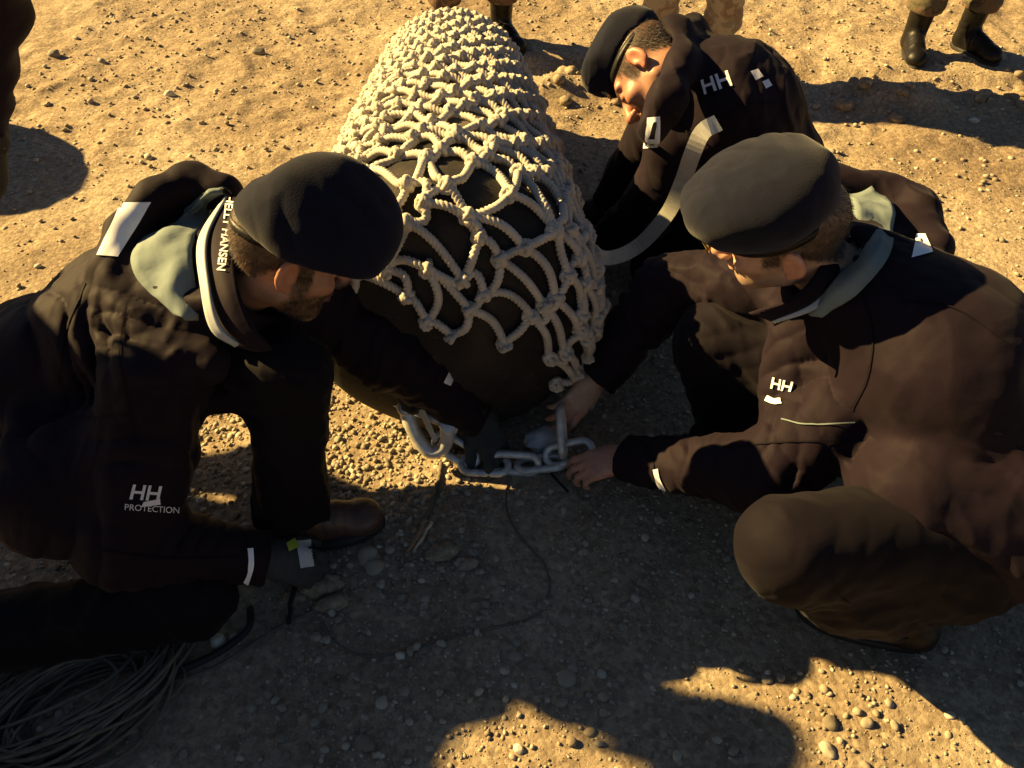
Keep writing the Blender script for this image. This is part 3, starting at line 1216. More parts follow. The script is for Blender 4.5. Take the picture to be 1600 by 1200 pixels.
        col = col * (1 - bl[:, None]) + np.array(hair) * 0.7 * bl[:, None]
        if beard is not None:
            bz = np.clip((-0.045 - L[:, 2] - 0.35 * np.clip(0.055 - L[:, 0], -0.02, 0.05) + 0.01 * n2) / 0.014 + 0.5, 0, 1) * (L[:, 0] > -0.015) * np.clip((0.135 + L[:, 2]) / 0.02, 0, 1) * inhead
            bz = bz * (1 - 0.85 * lips) * np.clip((L[:, 0] + 0.015) / 0.02, 0, 1)
            jaw = np.clip((0.024 - np.abs(L[:, 0] - 0.024)) / 0.012, 0, 1) * (L[:, 2] < -0.01) * (L[:, 2] > -0.08) * (np.abs(L[:, 1]) > 0.045) * (np.abs(L[:, 1]) < 0.079)
            bz = np.maximum(bz, jaw * 0.9) * beard_amt * (0.8 + 0.25 * n)
            bz = np.clip(bz, 0, 1)
            self.bz = bz.copy()
            col = col * (1 - bz[:, None]) + np.array(beard) * bz[:, None]
        return np.clip(col, 0.004, 1)


def bristle(parent, body, H, mask, n, length, seed, lean=(-0.55, 0.0, -0.75), width=0.0007):
    """short cropped hairs rooted on the body's own surface"""
    g = np.random.default_rng(seed)
    off = np.array(body.location) + np.array(parent.location)
    me = body.data
    co = np.empty(len(me.vertices) * 3, np.float32)
    no = np.empty(len(me.vertices) * 3, np.float32)
    me.vertices.foreach_get('co', co)
    me.vertices.foreach_get('normal', no)
    co, no = co.reshape(-1, 3), no.reshape(-1, 3)
    idx = np.nonzero(mask > 0.45)[0]
    if len(idx) == 0:
        return
    pick = g.choice(idx, n)
    nn = no[pick]
    r = co[pick] + g.normal(size=(n, 3)) * 0.0016
    r = r - nn * 0.0012
    d = nn * 0.55 + H.M @ unit(lean) * 0.8 + g.normal(size=(n, 3)) * 0.28
    d /= np.linalg.norm(d, axis=1)[:, None]
    L = length * (0.6 + 0.6 * g.random((n, 1)))
    sd = np.cross(d, nn)
    sd /= np.linalg.norm(sd, axis=1)[:, None] + 1e-9
    V = np.stack([r - sd * width * 0.5, r + sd * width * 0.5, r + d * L + H.M[:, 2] * -0.15 * L], 1).reshape(-1, 3)
    F = np.arange(n * 3).reshape(-1, 3)
    o = obj('hair', mesh_from('hair', V, F, smooth=False), M['hair'], parent)
    return tag(o, kind='stuff')


def hand_prims(w, f, back, left, curl=(0.5, 0.5, 0.5, 0.5), thumb=(0.6, 0.5), sc=1.0, fat=0.0, spread=0.10):
    """palm, four jointed fingers of different length and a thumb from the side of the palm"""
    f, back = unit(f), unit(back)
    back = unit(back - f * (back @ f))
    t = np.cross(f, back) if left else np.cross(back, f)     # towards the thumb
    w = np.array(w, float)
    P = []
    offs = (0.027, 0.0085, -0.010, -0.0265)
    plen = (0.086, 0.089, 0.085, 0.077)
    flen = (0.94, 1.03, 0.97, 0.78)
    P.append((Cap(w - f * 0.03, w + f * 0.018, 0.026, 0.027, back, 1.3), 0.0, 'u'))
    K = []
    for i in range(4):
        k = w + (f * plen[i] + t * offs[i]) * sc
        K.append(k)
        b0 = w + (f * 0.022 + t * offs[i] * 0.62) * sc
        P.append((Cap(b0, k - f * 0.004, (0.0165 + fat) * sc, (0.0118 + fat) * sc), 0.014, 'u'))
    P.append((Ell(w + (f * 0.036 + t * 0.024 - back * 0.010) * sc, (0.028 * sc + fat, 0.017 * sc + fat, 0.014 * sc + fat), np.stack([unit(f + t * 0.5), unit(t - f * 0.5), back], 1)), 0.014, 'u'))
    for i in range(4):
        p = K[i]
        d0 = unit(f + t * spread * (1.5 - i) * 0.9)
        ang = curl[i] * 0.75
        segs = (0.046, 0.028, 0.022)
        rad = (0.0096, 0.0086, 0.0078, 0.0066)
        ss = sc * flen[i] * (0.97 if i < 3 else 0.95)
        fs = 1.0 if i < 3 else 0.9
        kk = 0.008
        for q in range(3):
            d = d0 * math.cos(ang) - back * math.sin(ang)
            e = p + d * segs[q] * ss
            P.append((Cap(p, e, (rad[q] * fs) * sc + fat, (rad[q + 1] * fs) * sc + fat), kk, 'u'))
            p = e
            ang += curl[i] * (1.0 if q == 0 else 0.7)
            kk = 0.003
    p = w + (f * 0.026 + t * 0.026 - back * 0.006) * sc
    d = unit(f * math.cos(thumb[0]) + t * math.sin(thumb[0]) - back * 0.35)
    e = p + d * 0.042 * sc
    P.append((Cap(p, e, 0.0145 * sc + fat, 0.0112 * sc + fat), 0.010, 'u'))
    d2 = unit(f * math.cos(thumb[0] - thumb[1]) + t * math.sin(thumb[0] - thumb[1]) - back * (0.35 + thumb[1] * 0.5))
    e2 = e + d2 * 0.030 * sc
    P.append((Cap(e, e2, 0.0108 * sc + fat, 0.0095 * sc + fat), 0.003, 'u'))
    P.append((Cap(e2, e2 + unit(d2 - back * 0.2) * 0.022 * sc, 0.0098 * sc + fat, 0.0075 * sc + fat), 0.003, 'u'))
    return P


def body_prims(J, glove=()):
    """one continuous body: trunk, limbs, neck, head, hands"""
    H = J['head']
    P = [(Cap(J['pelvis'] + 0.12 * (J['mid'] - J['pelvis']), J['mid'], 0.108, 0.108, J['front'], 1.25), 0, 'u'),
         (Cap(J['mid'], J['neck'], 0.115, 0.075, J['front'], 1.2), 0.05, 'u'),
         (Cap(J['sl'], J['sr'], 0.05, 0.05), 0.04, 'u')]
    for s in 'lr':
        P += [(Cap(J['s' + s], J['e' + s], 0.05, 0.041), 0.03, 'u'),
              (Cap(J['e' + s], J['w' + s], 0.041, 0.029), 0.02, 'u'),
              (Cap(J['h' + s] + 0.15 * (J['k' + s] - J['h' + s]), J['k' + s], 0.075, 0.056), 0.03, 'u'),
              (Cap(J['k' + s], J['a' + s], 0.052, 0.028), 0.03, 'u'),
              (Cap(J['a' + s] + np.array([0, 0, -0.03]), J['a' + s] + 0.6 * (J['t' + s] - J['a' + s]) + np.array([0, 0, 0.006]), 0.032, 0.022), 0.02, 'u')]
    nb = H.w((-0.025, 0, -0.055))
    P.append((Cap(J['neck'], nb, 0.064, 0.057), 0.03, 'u'))
    hp = H.prims()
    hp[0] = (hp[0][0], 0.035, 'u')
    P += hp
    for s in 'lr':
        hp = hand_prims(J['w' + s], *J['hand' + s], left=(s == 'l'), **J['grip' + s])
        hp[0] = (hp[0][0], 0.02, 'u')
        P += hp
    return P


def zone(c, r, d, lam, amp, asym=0.0):
    return (np.array(c, float), r, unit(d), lam, amp)


def folds(zones, base=0.0045, seed=0.0, seams=(), fd=None):
    def fn(P):
        P = P.astype(np.float32)
        cr = 0
        if fd is not None:
            # long creases that run along fd
            d = unit(fd).astype(np.float32)
            Q = P - 0.72 * (P @ d)[:, None] * d
            Q = Q + 0.030 * np.stack([vnoise(P * 6 + 5 + seed), vnoise(P * 6 + 25 + seed), vnoise(P * 6 + 45 + seed)], 1)
            m = np.clip(vnoise(P * 4.5 + 61 + seed) + 0.35, 0, 1)
            cr = 0.020 * m * (0.30 - np.abs(vnoise(Q * 15 + seed))) + 0.006 * m * (0.3 - np.abs(vnoise(Q * 34 + 7 + seed)))
        w1 = fbm(P * 5.5 + seed, 2)
        w2 = vnoise(P * 9 + 31 + seed)
        out = base * (fbm(P * 6.5 + 3 + seed, 3)) + base * 0.9 * (0.5 - np.abs(fbm(P * np.array([9, 9, 6], dtype=np.float32) + 11 + seed, 2)))
        out = out + cr + 0.0016 * (0.4 - np.abs(vnoise(P * 21 + 77 + seed)))
        for c, r, d, lam, amp in zones:
            fall = np.exp(-(((P - c) / r) ** 2).sum(1))
            ph = (P @ d) * (2 * math.pi / lam) + 4.6 * w1 + 1.6 * w2
            ridge = np.abs(np.sin(ph * 0.5)) ** 0.6 - 0.68
            out = out + amp * ridge * fall * (0.75 + 0.5 * w2)
        for a, b, depth, width in seams:
            a, b = np.array(a), np.array(b)
            ba = b - a
            t = np.clip(((P - a) @ ba) / (ba @ ba), 0, 1)
            dd = np.linalg.norm(P - a - t[:, None] * ba, axis=1)
            out = out - depth * np.exp(-(dd / width) ** 2)
        return out
    return fn


def limb_zones(a, b, c, r, lam=0.046, amp=0.012):
    """creases that gather at the bend b between a and c, and softer ones down both lengths"""
    a, b, c = np.array(a), np.array(b), np.array(c)
    d1, d2 = unit(b - a), unit(c - b)
    return [zone(b, r * 1.7, unit(d2 - d1 * 0.2), lam, amp), zone(b + d2 * 0.10, r * 1.3, d2 + d1 * 0.5, lam * 0.9, amp * 0.9),
            zone(c - d2 * 0.04, r * 1.1, d2 + np.array([0.2, 0.3, 0.1]), lam * 0.75, amp * 0.65), zone(a + d1 * 0.08, r * 1.6, d1 + d2 * 0.6, lam * 1.35, amp * 0.9)]


def jacket_prims(J, extra=(), rt=0.165, rn_=0.125, ra=0.076, hem=True):
    P = [(Cap(J['pelvis'], J['mid'], rt, rt * 1.02, J['front'], 1.15), 0, 'u'),
         (Cap(J['mid'], J['neck'], rt * 1.0, rn_, J['front'], 1.15), 0.06, 'u'),
         (Cap(J['sl'], J['sr'], 0.082, 0.082), 0.06, 'u')]
    for s in 'lr':
        P += [(Cap(J['s' + s], J['e' + s], ra + 0.008, ra), 0.045, 'u'),
              (Cap(J['e' + s], J['w' + s], ra, ra * 0.66), 0.025, 'u')]
    P += list(extra)
    for s in 'lr':
        d = unit(J['w' + s] - J['e' + s])
        P.append((Disc(J['w' + s] - d * 0.002, J['w' + s] + d * 0.075, 0.075), 0.004, 's'))
    H = J['head']
    nk = J['neck'] + 0.1 * unit(H.w((-0.02, 0, -0.05)) - J['neck'])
    P.append((Cap(J['neck'] + 0.4 * (nk - J['neck']), H.w((0, 0, -0.03)), 0.072, 0.10), 0.02, 's'))
    return P


def trouser_prims(J, r0=0.155, rk=0.082, rs=0.072):
    P = [(Ell(J['pelvis'], (r0, r0, r0 * 0.9)), 0, 'u')]
    for s in 'lr':
        P += [(Cap(J['h' + s], J['k' + s], 0.108, rk), 0.05, 'u'),
              (Cap(J['k' + s], J['a' + s], rk, rs), 0.02, 'u')]
    for s in 'lr':
        d = unit(J['a' + s] - J['k' + s])
        P.append((Disc(J['a' + s] + d * 0.004, J['a' + s] + d * 0.09, 0.085), 0.004, 's'))
    return P


def boot(parent, ank, toe, mat, sole_mat, up=(0, 0, 1), name='boot', shaft=None, h=0.0045, laces=True):
    """leather boot: shaft, heel, vamp and toe cap over a welted sole"""
    ank, toe = np.array(ank, float), np.array(toe, float)
    f = toe - ank
    upv = unit(up)
    f = unit(f - upv * (f @ upv))
    L = 0.27
    toe_tip = toe
    c = lambda x, z, y=0.0: toe_tip + f * (x - L) + upv * z + np.cross(upv, f) * y     # origin: toe tip on the ground
    st = ank if shaft is None else np.array(shaft, float)
    P = [(Cap(c(0.045, 0.045), c(0.225, 0.038), 0.040, 0.037), 0, 'u'),
         (Ell(c(0.222, 0.036), (0.05, 0.045, 0.036), np.stack([f, np.cross(upv, f), upv], 1)), 0.015, 'u'),
         (Cap(c(0.055, 0.05), st, 0.045, 0.055), 0.02, 'u'),
         (Cap(c(0.075, 0.085), c(0.165, 0.058), 0.036, 0.034), 0.02, 'u'),
         (Disc(c(0.12, -0.03), c(0.12, 0.012), 0.25), 0.002, 's')]
    if laces:
        pass
    fz = [zone(c(0.14, 0.075), 0.06, f, 0.022, 0.005), zone(c(0.06, 0.12), 0.06, upv, 0.026, 0.005)]
    b = sdf_obj(name, P, h, mat, parent, folds(fz, 0.0012), 0.015)
    # sole: an outline extruded, with a raised heel
    pts = []
    for a in np.linspace(0, 2 * math.pi, 40, endpoint=False):
        x = 0.135 + 0.139 * math.cos(a)
        wd = 0.042 + 0.008 * math.cos(a) + 0.004 * math.cos(2 * a)
        pts.append((x, wd * math.sin(a) * (1 + 0.15 * abs(math.sin(a)))))
    mb = MB()
    V, F = [], []
    n = len(pts)
    for z in (-0.004, 0.0, 0.014, 0.018):
        k = 0.96 if z in (-0.004, 0.018) else 1.0
        V += [c(0.135 + (x - 0.135) * k, z, y * k) for x, y in pts]
    for r in range(3):
        for i in range(n):
            j = (i + 1) % n
            F.append((r * n + i, r * n + j, (r + 1) * n + j, (r + 1) * n + i))
    F.append(tuple(range(n))[::-1])
    F.append(tuple(range(3 * n, 4 * n)))
    me = mesh_from('sole', V, F)
    obj('sole', me, sole_mat, b)
    if laces:
        for i in range(5):
            z0 = 0.1 - 0.018 * i
            x0 = 0.088 + 0.017 * i
            pz = 0.118 - 0.0155 * i
            p = [c(x0, pz - 0.004, -0.02), c(x0 + 0.010, pz + 0.0055, 0.0), c(x0 + 0.006, pz - 0.004, 0.02)]
            V, F = tube(catmull(p, 5), 0.0022, 6)
            obj('lace', mesh_from('lace', V, fix_tris(V, F)), sole_mat, b)
    return b


def beret(parent, H, droop=1, back=0.0, size=1.0, badge=None, loop=False, seed=0.0, lift=0.0, tip=(0, 0), tilt=0.35, dome=0.045, wide=1.0, pitch=0.0, shift=0.0):
    """wool beret: leather band round the brow, wide flat crown pulled down to one side"""
    H0 = H
    cp_, sp_ = math.cos(pitch), math.sin(pitch)
    H = Head(H0.w((shift, 0, 0)), H0.M @ np.array((cp_, 0, -sp_)), H0.M @ np.array((sp_, 0, cp_)))
    s = size
    P = [(H.e((-0.004, 0, 0.070 + lift), (0.104 * s, 0.085 * s, 0.052)), 0, 'u'),
         (H.e((-0.006 + tip[0], -droop * 0.022 + tip[1], 0.104 + lift), (0.128 * s * wide, 0.120 * s * wide, dome), frame_tilt(droop * tilt, back)), 0.03, 'u'),
         (H.e((-0.004 + tip[0] * 0.5, -droop * 0.010 + tip[1] * 0.5, 0.088 + lift), (0.114 * s, 0.100 * s, 0.05), frame_tilt(droop * tilt * 0.5, back)), 0.04, 'u'),
         (H.e((0.052, droop * 0.012, 0.112 + lift), (0.058, 0.07, 0.034)), 0.03, 'u'),
         (H0.e((-0.012, 0, 0.035), (0.0985, 0.0775, 0.0885)), 0.003, 's'),
         (Disc(H.w((0, 0, -0.2)), H.w((0, 0, 0.040 + lift)), 0.3), 0.004, 's')]
    f = unit(H.M[:, 0])
    zs = [zone(H.w((0.05, -droop * 0.05, 0.10)), 0.07, H.M @ unit((0.6, 1, 0.2)), 0.05, 0.007), zone(H.w((-0.02, -droop * 0.09, 0.08)), 0.06, H.M @ unit((1, 0.2, 0.4)), 0.045, 0.007),
          zone(H.w((0.08, 0.02 * droop, 0.1)), 0.05, H.M @ unit((0.1, 1, 0.0)), 0.04, 0.006)]
    b = sdf_obj('beret', P, 0.0036, M['beret'], parent, folds(zs, 0.0052, seed), 0.02)
    th = np.linspace(0, 2 * math.pi, 64, endpoint=False)
    ring = lambda k, z: np.array([H.w((-0.006 + 0.1035 * s * k * math.cos(a), 0.0845 * s * k * math.sin(a), z + lift)) for a in th])
    lv = [ring(0.985, 0.036), ring(1.0, 0.035), ring(1.012, 0.042), ring(1.004, 0.051), ring(0.985, 0.051)]
    V = np.vstack(lv)
    n = len(th)
    F = [(r * n + i, r * n + (i + 1) % n, (r + 1) * n + (i + 1) % n, (r + 1) * n + i) for r in range(4) for i in range(n)]
    obj('headband', mesh_from('headband', V, F), M['leather'], b)
    if badge is not None:
        c = H.w(badge)
        nrm = unit(H.M @ np.array([badge[0], badge[1], 0]))
        up = H.M[:, 2]
        sd = unit(np.cross(up, nrm))
        V, F = ICO2
        W = c + (V * 0.5 @ np.stack([sd * 0.026, up * 0.034, nrm * 0.012], 0))
        bo = obj('badge', mesh_from('badge', W, [tuple(x) for x in F.tolist()]), M['brass'], b)
        mb = MB()
        ang = np.linspace(0, 2 * math.pi, 20, endpoint=False)
        mb.tube(np.array([c + nrm * 0.004 + sd * 0.015 * math.cos(a) + up * 0.019 * math.sin(a) for a in ang]), 0.0018, 6, closed=True)
        mb.build('badge_rim', M['brass'], b)
    if loop is not False:
        c = H.w(loop)
        dirn = unit(c - H.c)
        sd = unit(np.cross(dirn, H.M[:, 1]))
        a = np.linspace(-2.6, 2.6, 16)
        P3 = [c + dirn * (0.008 + 0.008 * math.cos(x)) * 1.0 + sd * 0.005 * math.sin(x) for x in a]
        V, F = tube(np.array(P3), 0.0016, 6)
        obj('tie_loop', mesh_from('tie_loop', V, fix_tris(V, F)), M['leather'], b)
    return b


def frame_tilt(a, b):
    """small rotation: a about forward axis, b about left axis"""
    ca, sa, cb, sb = math.cos(a), math.sin(a), math.cos(b), math.sin(b)
    Rx = np.array([[1, 0, 0], [0, ca, -sa], [0, sa, ca]])
    Ry = np.array([[cb, 0, sb], [0, 1, 0], [-sb, 0, cb]])
    return Rx @ Ry


def loft(name, rows, mat, parent, n=40, thick=0.004, wob=0.0, seed=0.0):
    """sheet through a few curves (each a list of points), given real thickness"""
    C = [resample(catmull(r, 10), 1e9)[0] if False else resample(catmull(r, 10), np.linalg.norm(np.diff(catmull(r, 10), axis=0), axis=1).sum() / n)[0][:n + 1] for r in rows]
    C = [c if len(c) == n + 1 else np.vstack([c, np.repeat(c[-1:], n + 1 - len(c), 0)]) for c in C]
    C = np.array(C)
    m = 4 * (len(rows) - 1) + 1
    G = np.stack([catmull(C[:, i], 4) for i in range(n + 1)], 1)
    if wob:
        G[..., 2] += wob * fbm((G.reshape(-1, 3) * 14 + seed).astype(np.float32), 3).reshape(G.shape[:2])
    m = G.shape[0]
    # thickness
    du = np.gradient(G, axis=1)
    dv = np.gradient(G, axis=0)
    nn = np.cross(du, dv)
    nn /= np.linalg.norm(nn, axis=-1)[..., None] + 1e-12
    if nn[..., 2].mean() < 0:
        nn = -nn
    A, B = G, G - nn * thick
    V = np.vstack([A.reshape(-1, 3), B.reshape(-1, 3)])
    k = n + 1
    o = m * k
    F = []
    for j in range(m - 1):
        for i in range(n):
            a, b, c, d = j * k + i, j * k + i + 1, (j + 1) * k + i + 1, (j + 1) * k + i
            F.append((a, b, c, d))
            F.append((o + a, o + d, o + c, o + b))
    for i in range(n):
        F.append((i, o + i, o + i + 1, i + 1))
        a = (m - 1) * k + i
        F.append((a, a + 1, o + a + 1, o + a))
    for j in range(m - 1):
        a, b = j * k, (j + 1) * k
        F.append((a, b, o + b, o + a))
        a, b = j * k + n, (j + 1) * k + n
        F.append((a, o + a, o + b, b))
    return obj(name, mesh_from(name, V, F), mat, parent)


A3 = lambda px, py, z: np.array(at(px, py, z))

# ------------------------------------------------------------------ the kneeling man on the left
def fist(c=1.0):
    return dict(curl=(c, c * 1.05, c * 1.1, c * 1.15), thumb=(0.55, 0.5))


head1 = head_at((448, 430), 0.675, -1, (0.86, 0.28, -0.42), (0.34, 0.22, 0.91))
J1 = dict(head=head1, neck=A3(368, 440, 0.585), mid=A3(225, 490, 0.48), pelvis=A3(60, 590, 0.37), front=(0.45, -0.25, -0.85),
          sr=A3(245, 590, 0.49), sl=A3(490, 470, 0.46), er=A3(195, 850, 0.25), el=A3(615, 556, 0.32), wr=A3(414, 872, 0.125), wl=A3(744, 645, 0.12),
          hr=A3(20, 640, 0.34), hl=A3(60, 540, 0.36), kr=A3(300, 930, 0.105), kl=A3(447, 585, 0.46), ar=A3(-120, 1010, 0.10), al=A3(455, 800, 0.125),
          tr=A3(-260, 1120, 0.03), tl=A3(600, 815, 0.02),
          handr=((0.82, 0.02, -0.40), (0.35, -0.45, 0.8)), handl=((0.42, -0.55, -0.55), (0.35, -0.35, 0.85)),
          gripr=dict(curl=(0.75, 0.8, 0.85, 0.9), thumb=(0.6, 0.4)), gripl=dict(curl=(0.35, 0.55, 0.6, 0.6), thumb=(0.5, 0.3)))
man1 = empty('person', (J1['pelvis'][0], J1['pelvis'][1], 0))
tag(man1, 'kneeling gloved man at the left in dark jacket and navy beret, reaching for the chain', 'person')
bd1 = sdf_obj('body', body_prims(J1), 0.0042, M['skin'], man1, None,
        tone=lambda P: head1.tone(P, (0.36, 0.215, 0.14), (0.035, 0.021, 0.015), (0.022, 0.014, 0.010), 1.0))
bristle(man1, bd1, head1, head1.hm, 9000, 0.008, 1)
bristle(man1, bd1, head1, head1.bz, 5000, 0.006, 2, (-0.2, 0, -0.9))
roll1 = [A3(352, 300, 0.675), A3(300, 285, 0.685), A3(240, 312, 0.68), A3(190, 362, 0.655), A3(172, 425, 0.62), A3(200, 490, 0.58), A3(265, 545, 0.55), A3(330, 570, 0.53)]
ex = [(Cap(roll1[i], roll1[i + 1], 0.036, 0.036), 0.02, 'u') for i in range(len(roll1) - 1)]
ex.append((Ell(A3(278, 405, 0.70), (0.085, 0.125, 0.07)), 0.012, 's'))
ex.append((Ell(A3(275, 350, 0.60), (0.085, 0.085, 0.05)), 0.03, 'u'))
z1 = limb_zones(J1['sr'], J1['er'], J1['wr'], 0.085) + limb_zones(J1['sl'], J1['el'], J1['wl'], 0.075)
z1 += [zone(A3(110, 540, 0.5), 0.16, (0.9, -0.3, 0.1), 0.085, 0.016), zone(A3(200, 560, 0.5), 0.10, (1, 0.1, 0.2), 0.06, 0.014), zone(A3(300, 640, 0.4), 0.14, (0.5, 0.8, 0.2), 0.09, 0.014),
       zone(A3(30, 700, 0.4), 0.14, (1, 0.4, 0), 0.09, 0.014), zone(A3(210, 500, 0.58), 0.07, (0.3, 1, 0.4), 0.035, 0.010)]
ex += [(Cap(A3(215, 690, 0.36), A3(100, 760, 0.30), 0.09, 0.14), 0.06, 'u')]
jk1 = sdf_obj('jacket', jacket_prims(J1, ex, rt=0.162, ra=0.078), 0.0042, M['jacket'], man1, folds(z1, 0.006, 1.0, fd=(-0.35, -0.5, -0.75)), 0.04)
zt = limb_zones(J1['hr'], J1['kr'], J1['ar'], 0.1, amp=0.006) + limb_zones(J1['hl'], J1['kl'], J1['al'], 0.09, amp=0.007)
sdf_obj('trousers', trouser_prims(J1, rs=0.076), 0.0055, M['trouser'], man1, folds(zt, 0.005, 2.0, fd=(0.4, 0.0, -0.8)), 0.04)
boot(man1, J1['al'], J1['tl'], M['brown_leather'], M['rubber'], shaft=J1['al'] + np.array([0, 0, 0.03]))
boot(man1, J1['ar'], J1['tr'], M['brown_leather'], M['rubber'], up=(0.3, -0.2, 0.93), shaft=J1['ar'])
beret(man1, head1, droop=1, size=1.0, seed=1.0, loop=(-0.112, 0.03, 0.075), tilt=0.95, dome=0.058, wide=0.98, tip=(0.058, -0.03))
# hood lining, collar and its pale edge
tj1 = bvh_of(jk1)


def on(tree, px, py, off):
    h, n = cast(tree, px, py)
    if h is None or h.z < 0.55:
        return A3(px, py, 0.60)
    if n.dot(ray(px, py)[1]) > 0:
        n = -n
    return np.array(h + n * off)


loft('hood_lining', [[on(tj1, x, y, 0.006) for x, y in ((350, 300), (326, 330), (304, 378), (306, 436), (312, 494))],
                     [on(tj1, x, y, 0.017) for x, y in ((328, 302), (290, 338), (262, 385), (264, 430), (294, 494))],
                     [on(tj1, x, y, 0.007) for x, y in ((304, 312), (256, 352), (216, 386), (214, 432), (276, 497))]], M['lining'], man1, wob=0.010, seed=2, thick=0.012)
loft('collar_trim', [[A3(352, 306, 0.69), A3(322, 372, 0.69), A3(326, 450, 0.665), A3(342, 510, 0.62), A3(372, 540, 0.585)],
                     [A3(348, 309, 0.682), A3(309, 374, 0.682), A3(313, 452, 0.657), A3(329, 516, 0.610), A3(367, 543, 0.577)]], M['trim'], man1, thick=0.005)
col1 = loft('collar', [[A3(392, 310, 0.685), A3(366, 372, 0.69), A3(372, 448, 0.665), A3(395, 510, 0.62), A3(425, 548, 0.575)],
                       [A3(372, 308, 0.69), A3(345, 370, 0.69), A3(348, 450, 0.665), A3(368, 512, 0.615), A3(400, 550, 0.57)],
                       [A3(352, 308, 0.675), A3(323, 372, 0.675), A3(327, 450, 0.648), A3(343, 510, 0.602), A3(373, 543, 0.562)],
                       [A3(352, 312, 0.63), A3(326, 374, 0.62), A3(330, 452, 0.60), A3(345, 512, 0.56), A3(376, 545, 0.53)]], M['jacket'], man1, thick=0.006)
# gloves
for s, tg in (('r', 'near'), ('l', 'far')):
    hp = hand_prims(J1['w' + s], *J1['hand' + s], left=(s == 'l'), **{**J1['grip' + s], 'fat': 0.0035})
    d = unit(J1['w' + s] - J1['e' + s])
    hp.insert(1, (Cap(J1['w' + s] - d * 0.03, J1['w' + s] + d * 0.03, 0.040, 0.034), 0.012, 'u'))
    g = sdf_obj('glove', hp, 0.0028, M['glove'], man1, folds([zone(J1['w' + s], 0.05, d, 0.018, 0.004)], 0.0012), 0.012)

# ------------------------------------------------------------------ the squatting man on the right
head2 = head_at((1241, 416), 0.69, 1, (-0.95, 0.16, -0.22), (-0.16, -0.22, 0.96))
J2 = dict(head=head2, neck=A3(1325, 440, 0.575), mid=A3(1475, 560, 0.53), pelvis=A3(1575, 765, 0.33), front=(-0.55, 0.25, -0.8),
          sl=A3(1395, 575, 0.49), sr=A3(1225, 440, 0.48), el=A3(1195, 742, 0.27), er=A3(1042, 450, 0.36), wl=A3(980, 716, 0.115), wr=A3(930, 590, 0.17),
          hl=A3(1590, 810, 0.31), hr=A3(1540, 690, 0.33), kl=A3(1232, 858, 0.345), kr=A3(1118, 540, 0.34), al=A3(1375, 935, 0.115), ar=A3(1150, 672, 0.11),
          tl=A3(1245, 950, 0.0), tr=A3(1075, 690, 0.02),
          handl=((-0.92, -0.05, -0.25), (-0.1, -0.25, 0.95)), handr=((-0.55, -0.55, -0.50), (0.35, -0.75, 0.55)),
          gripl=dict(curl=(0.55, 0.6, 0.7, 0.75), thumb=(0.35, 0.35)), gripr=dict(curl=(0.40, 0.45, 0.5, 0.55), thumb=(0.3, 0.3)))
man2 = empty('person', (J2['pelvis'][0], J2['pelvis'][1], 0))
tag(man2, 'squatting bare-handed man at the right, brass badge on his navy beret, holding the chain', 'person')
bd2 = sdf_obj('body', body_prims(J2), 0.0042, M['skin'], man2, None,
        tone=lambda P: head2.tone(P, (0.50, 0.34, 0.235), (0.035, 0.024, 0.017), (0.16, 0.12, 0.10), 0.4))
bristle(man2, bd2, head2, head2.hm, 9000, 0.009, 3)
roll2 = [A3(1305, 285, 0.655), A3(1370, 290, 0.655), A3(1430, 325, 0.64), A3(1458, 385, 0.62), A3(1440, 440, 0.60), A3(1385, 490, 0.575)]
ex = [(Cap(roll2[i], roll2[i + 1], 0.036, 0.036), 0.02, 'u') for i in range(len(roll2) - 1)]
ex.append((Ell(A3(1380, 365, 0.59), (0.11, 0.11, 0.06)), 0.03, 'u'))
ex.append((Cap(A3(1570, 800, 0.33), A3(1420, 775, 0.375), 0.155, 0.105), 0.05, 'u'))
ex.append((Cap(A3(1232, 610, 0.37), A3(1262, 520, 0.47), 0.062, 0.075), 0.04, 'u'))
z2 = limb_zones(J2['sl'], J2['el'], J2['wl'], 0.085, amp=0.014) + limb_zones(J2['sr'], J2['er'], J2['wr'], 0.08, amp=0.014)
z2 += [zone(A3(1480, 560, 0.5), 0.16, (0.5, 0.8, 0), 0.10, 0.012), zone(A3(1550, 700, 0.4), 0.15, (0.3, 0.8, 0.4), 0.09, 0.012), zone(A3(1250, 560, 0.45), 0.08, (0.3, 1, 0.4), 0.05, 0.012),
       zone(A3(1090, 745, 0.2), 0.09, (1, 0.55, -0.2), 0.045, 0.013), zone(A3(1160, 720, 0.27), 0.08, (0.8, -0.6, -0.2), 0.05, 0.014), zone(A3(1250, 690, 0.35), 0.09, (0.9, 0.5, 0.5), 0.06, 0.013), zone(A3(1040, 480, 0.35), 0.09, (0.7, -0.6, 0.4), 0.04, 0.012)]
jk2 = sdf_obj('jacket', jacket_prims(J2, ex, rt=0.172, ra=0.080), 0.0042, M['jacket'], man2, folds(z2, 0.006, 5.0, fd=(0.55, -0.45, -0.4)), 0.04)
zt = limb_zones(J2['hl'], J2['kl'], J2['al'], 0.1, amp=0.004) + limb_zones(J2['hr'], J2['kr'], J2['ar'], 0.09, amp=0.006)
tp2 = trouser_prims(J2, rk=0.090, rs=0.080)
tp2[3:3] = [(Cap(A3(1330, 905, 0.20), A3(1490, 872, 0.24), 0.085, 0.115), 0.06, 'u')]
tr2 = sdf_obj('trousers', tp2, 0.0055, M['trouser'], man2, folds(zt, 0.005, 6.0, fd=(-0.3, 0.7, 0.5)), 0.04)
boot(man2, J2['al'], J2['tl'], M['leather'], M['rubber'], shaft=J2['al'] + np.array([0, 0, 0.02]))
boot(man2, J2['ar'], J2['tr'], M['leather'], M['rubber'], shaft=J2['ar'] + np.array([0, 0, 0.02]))
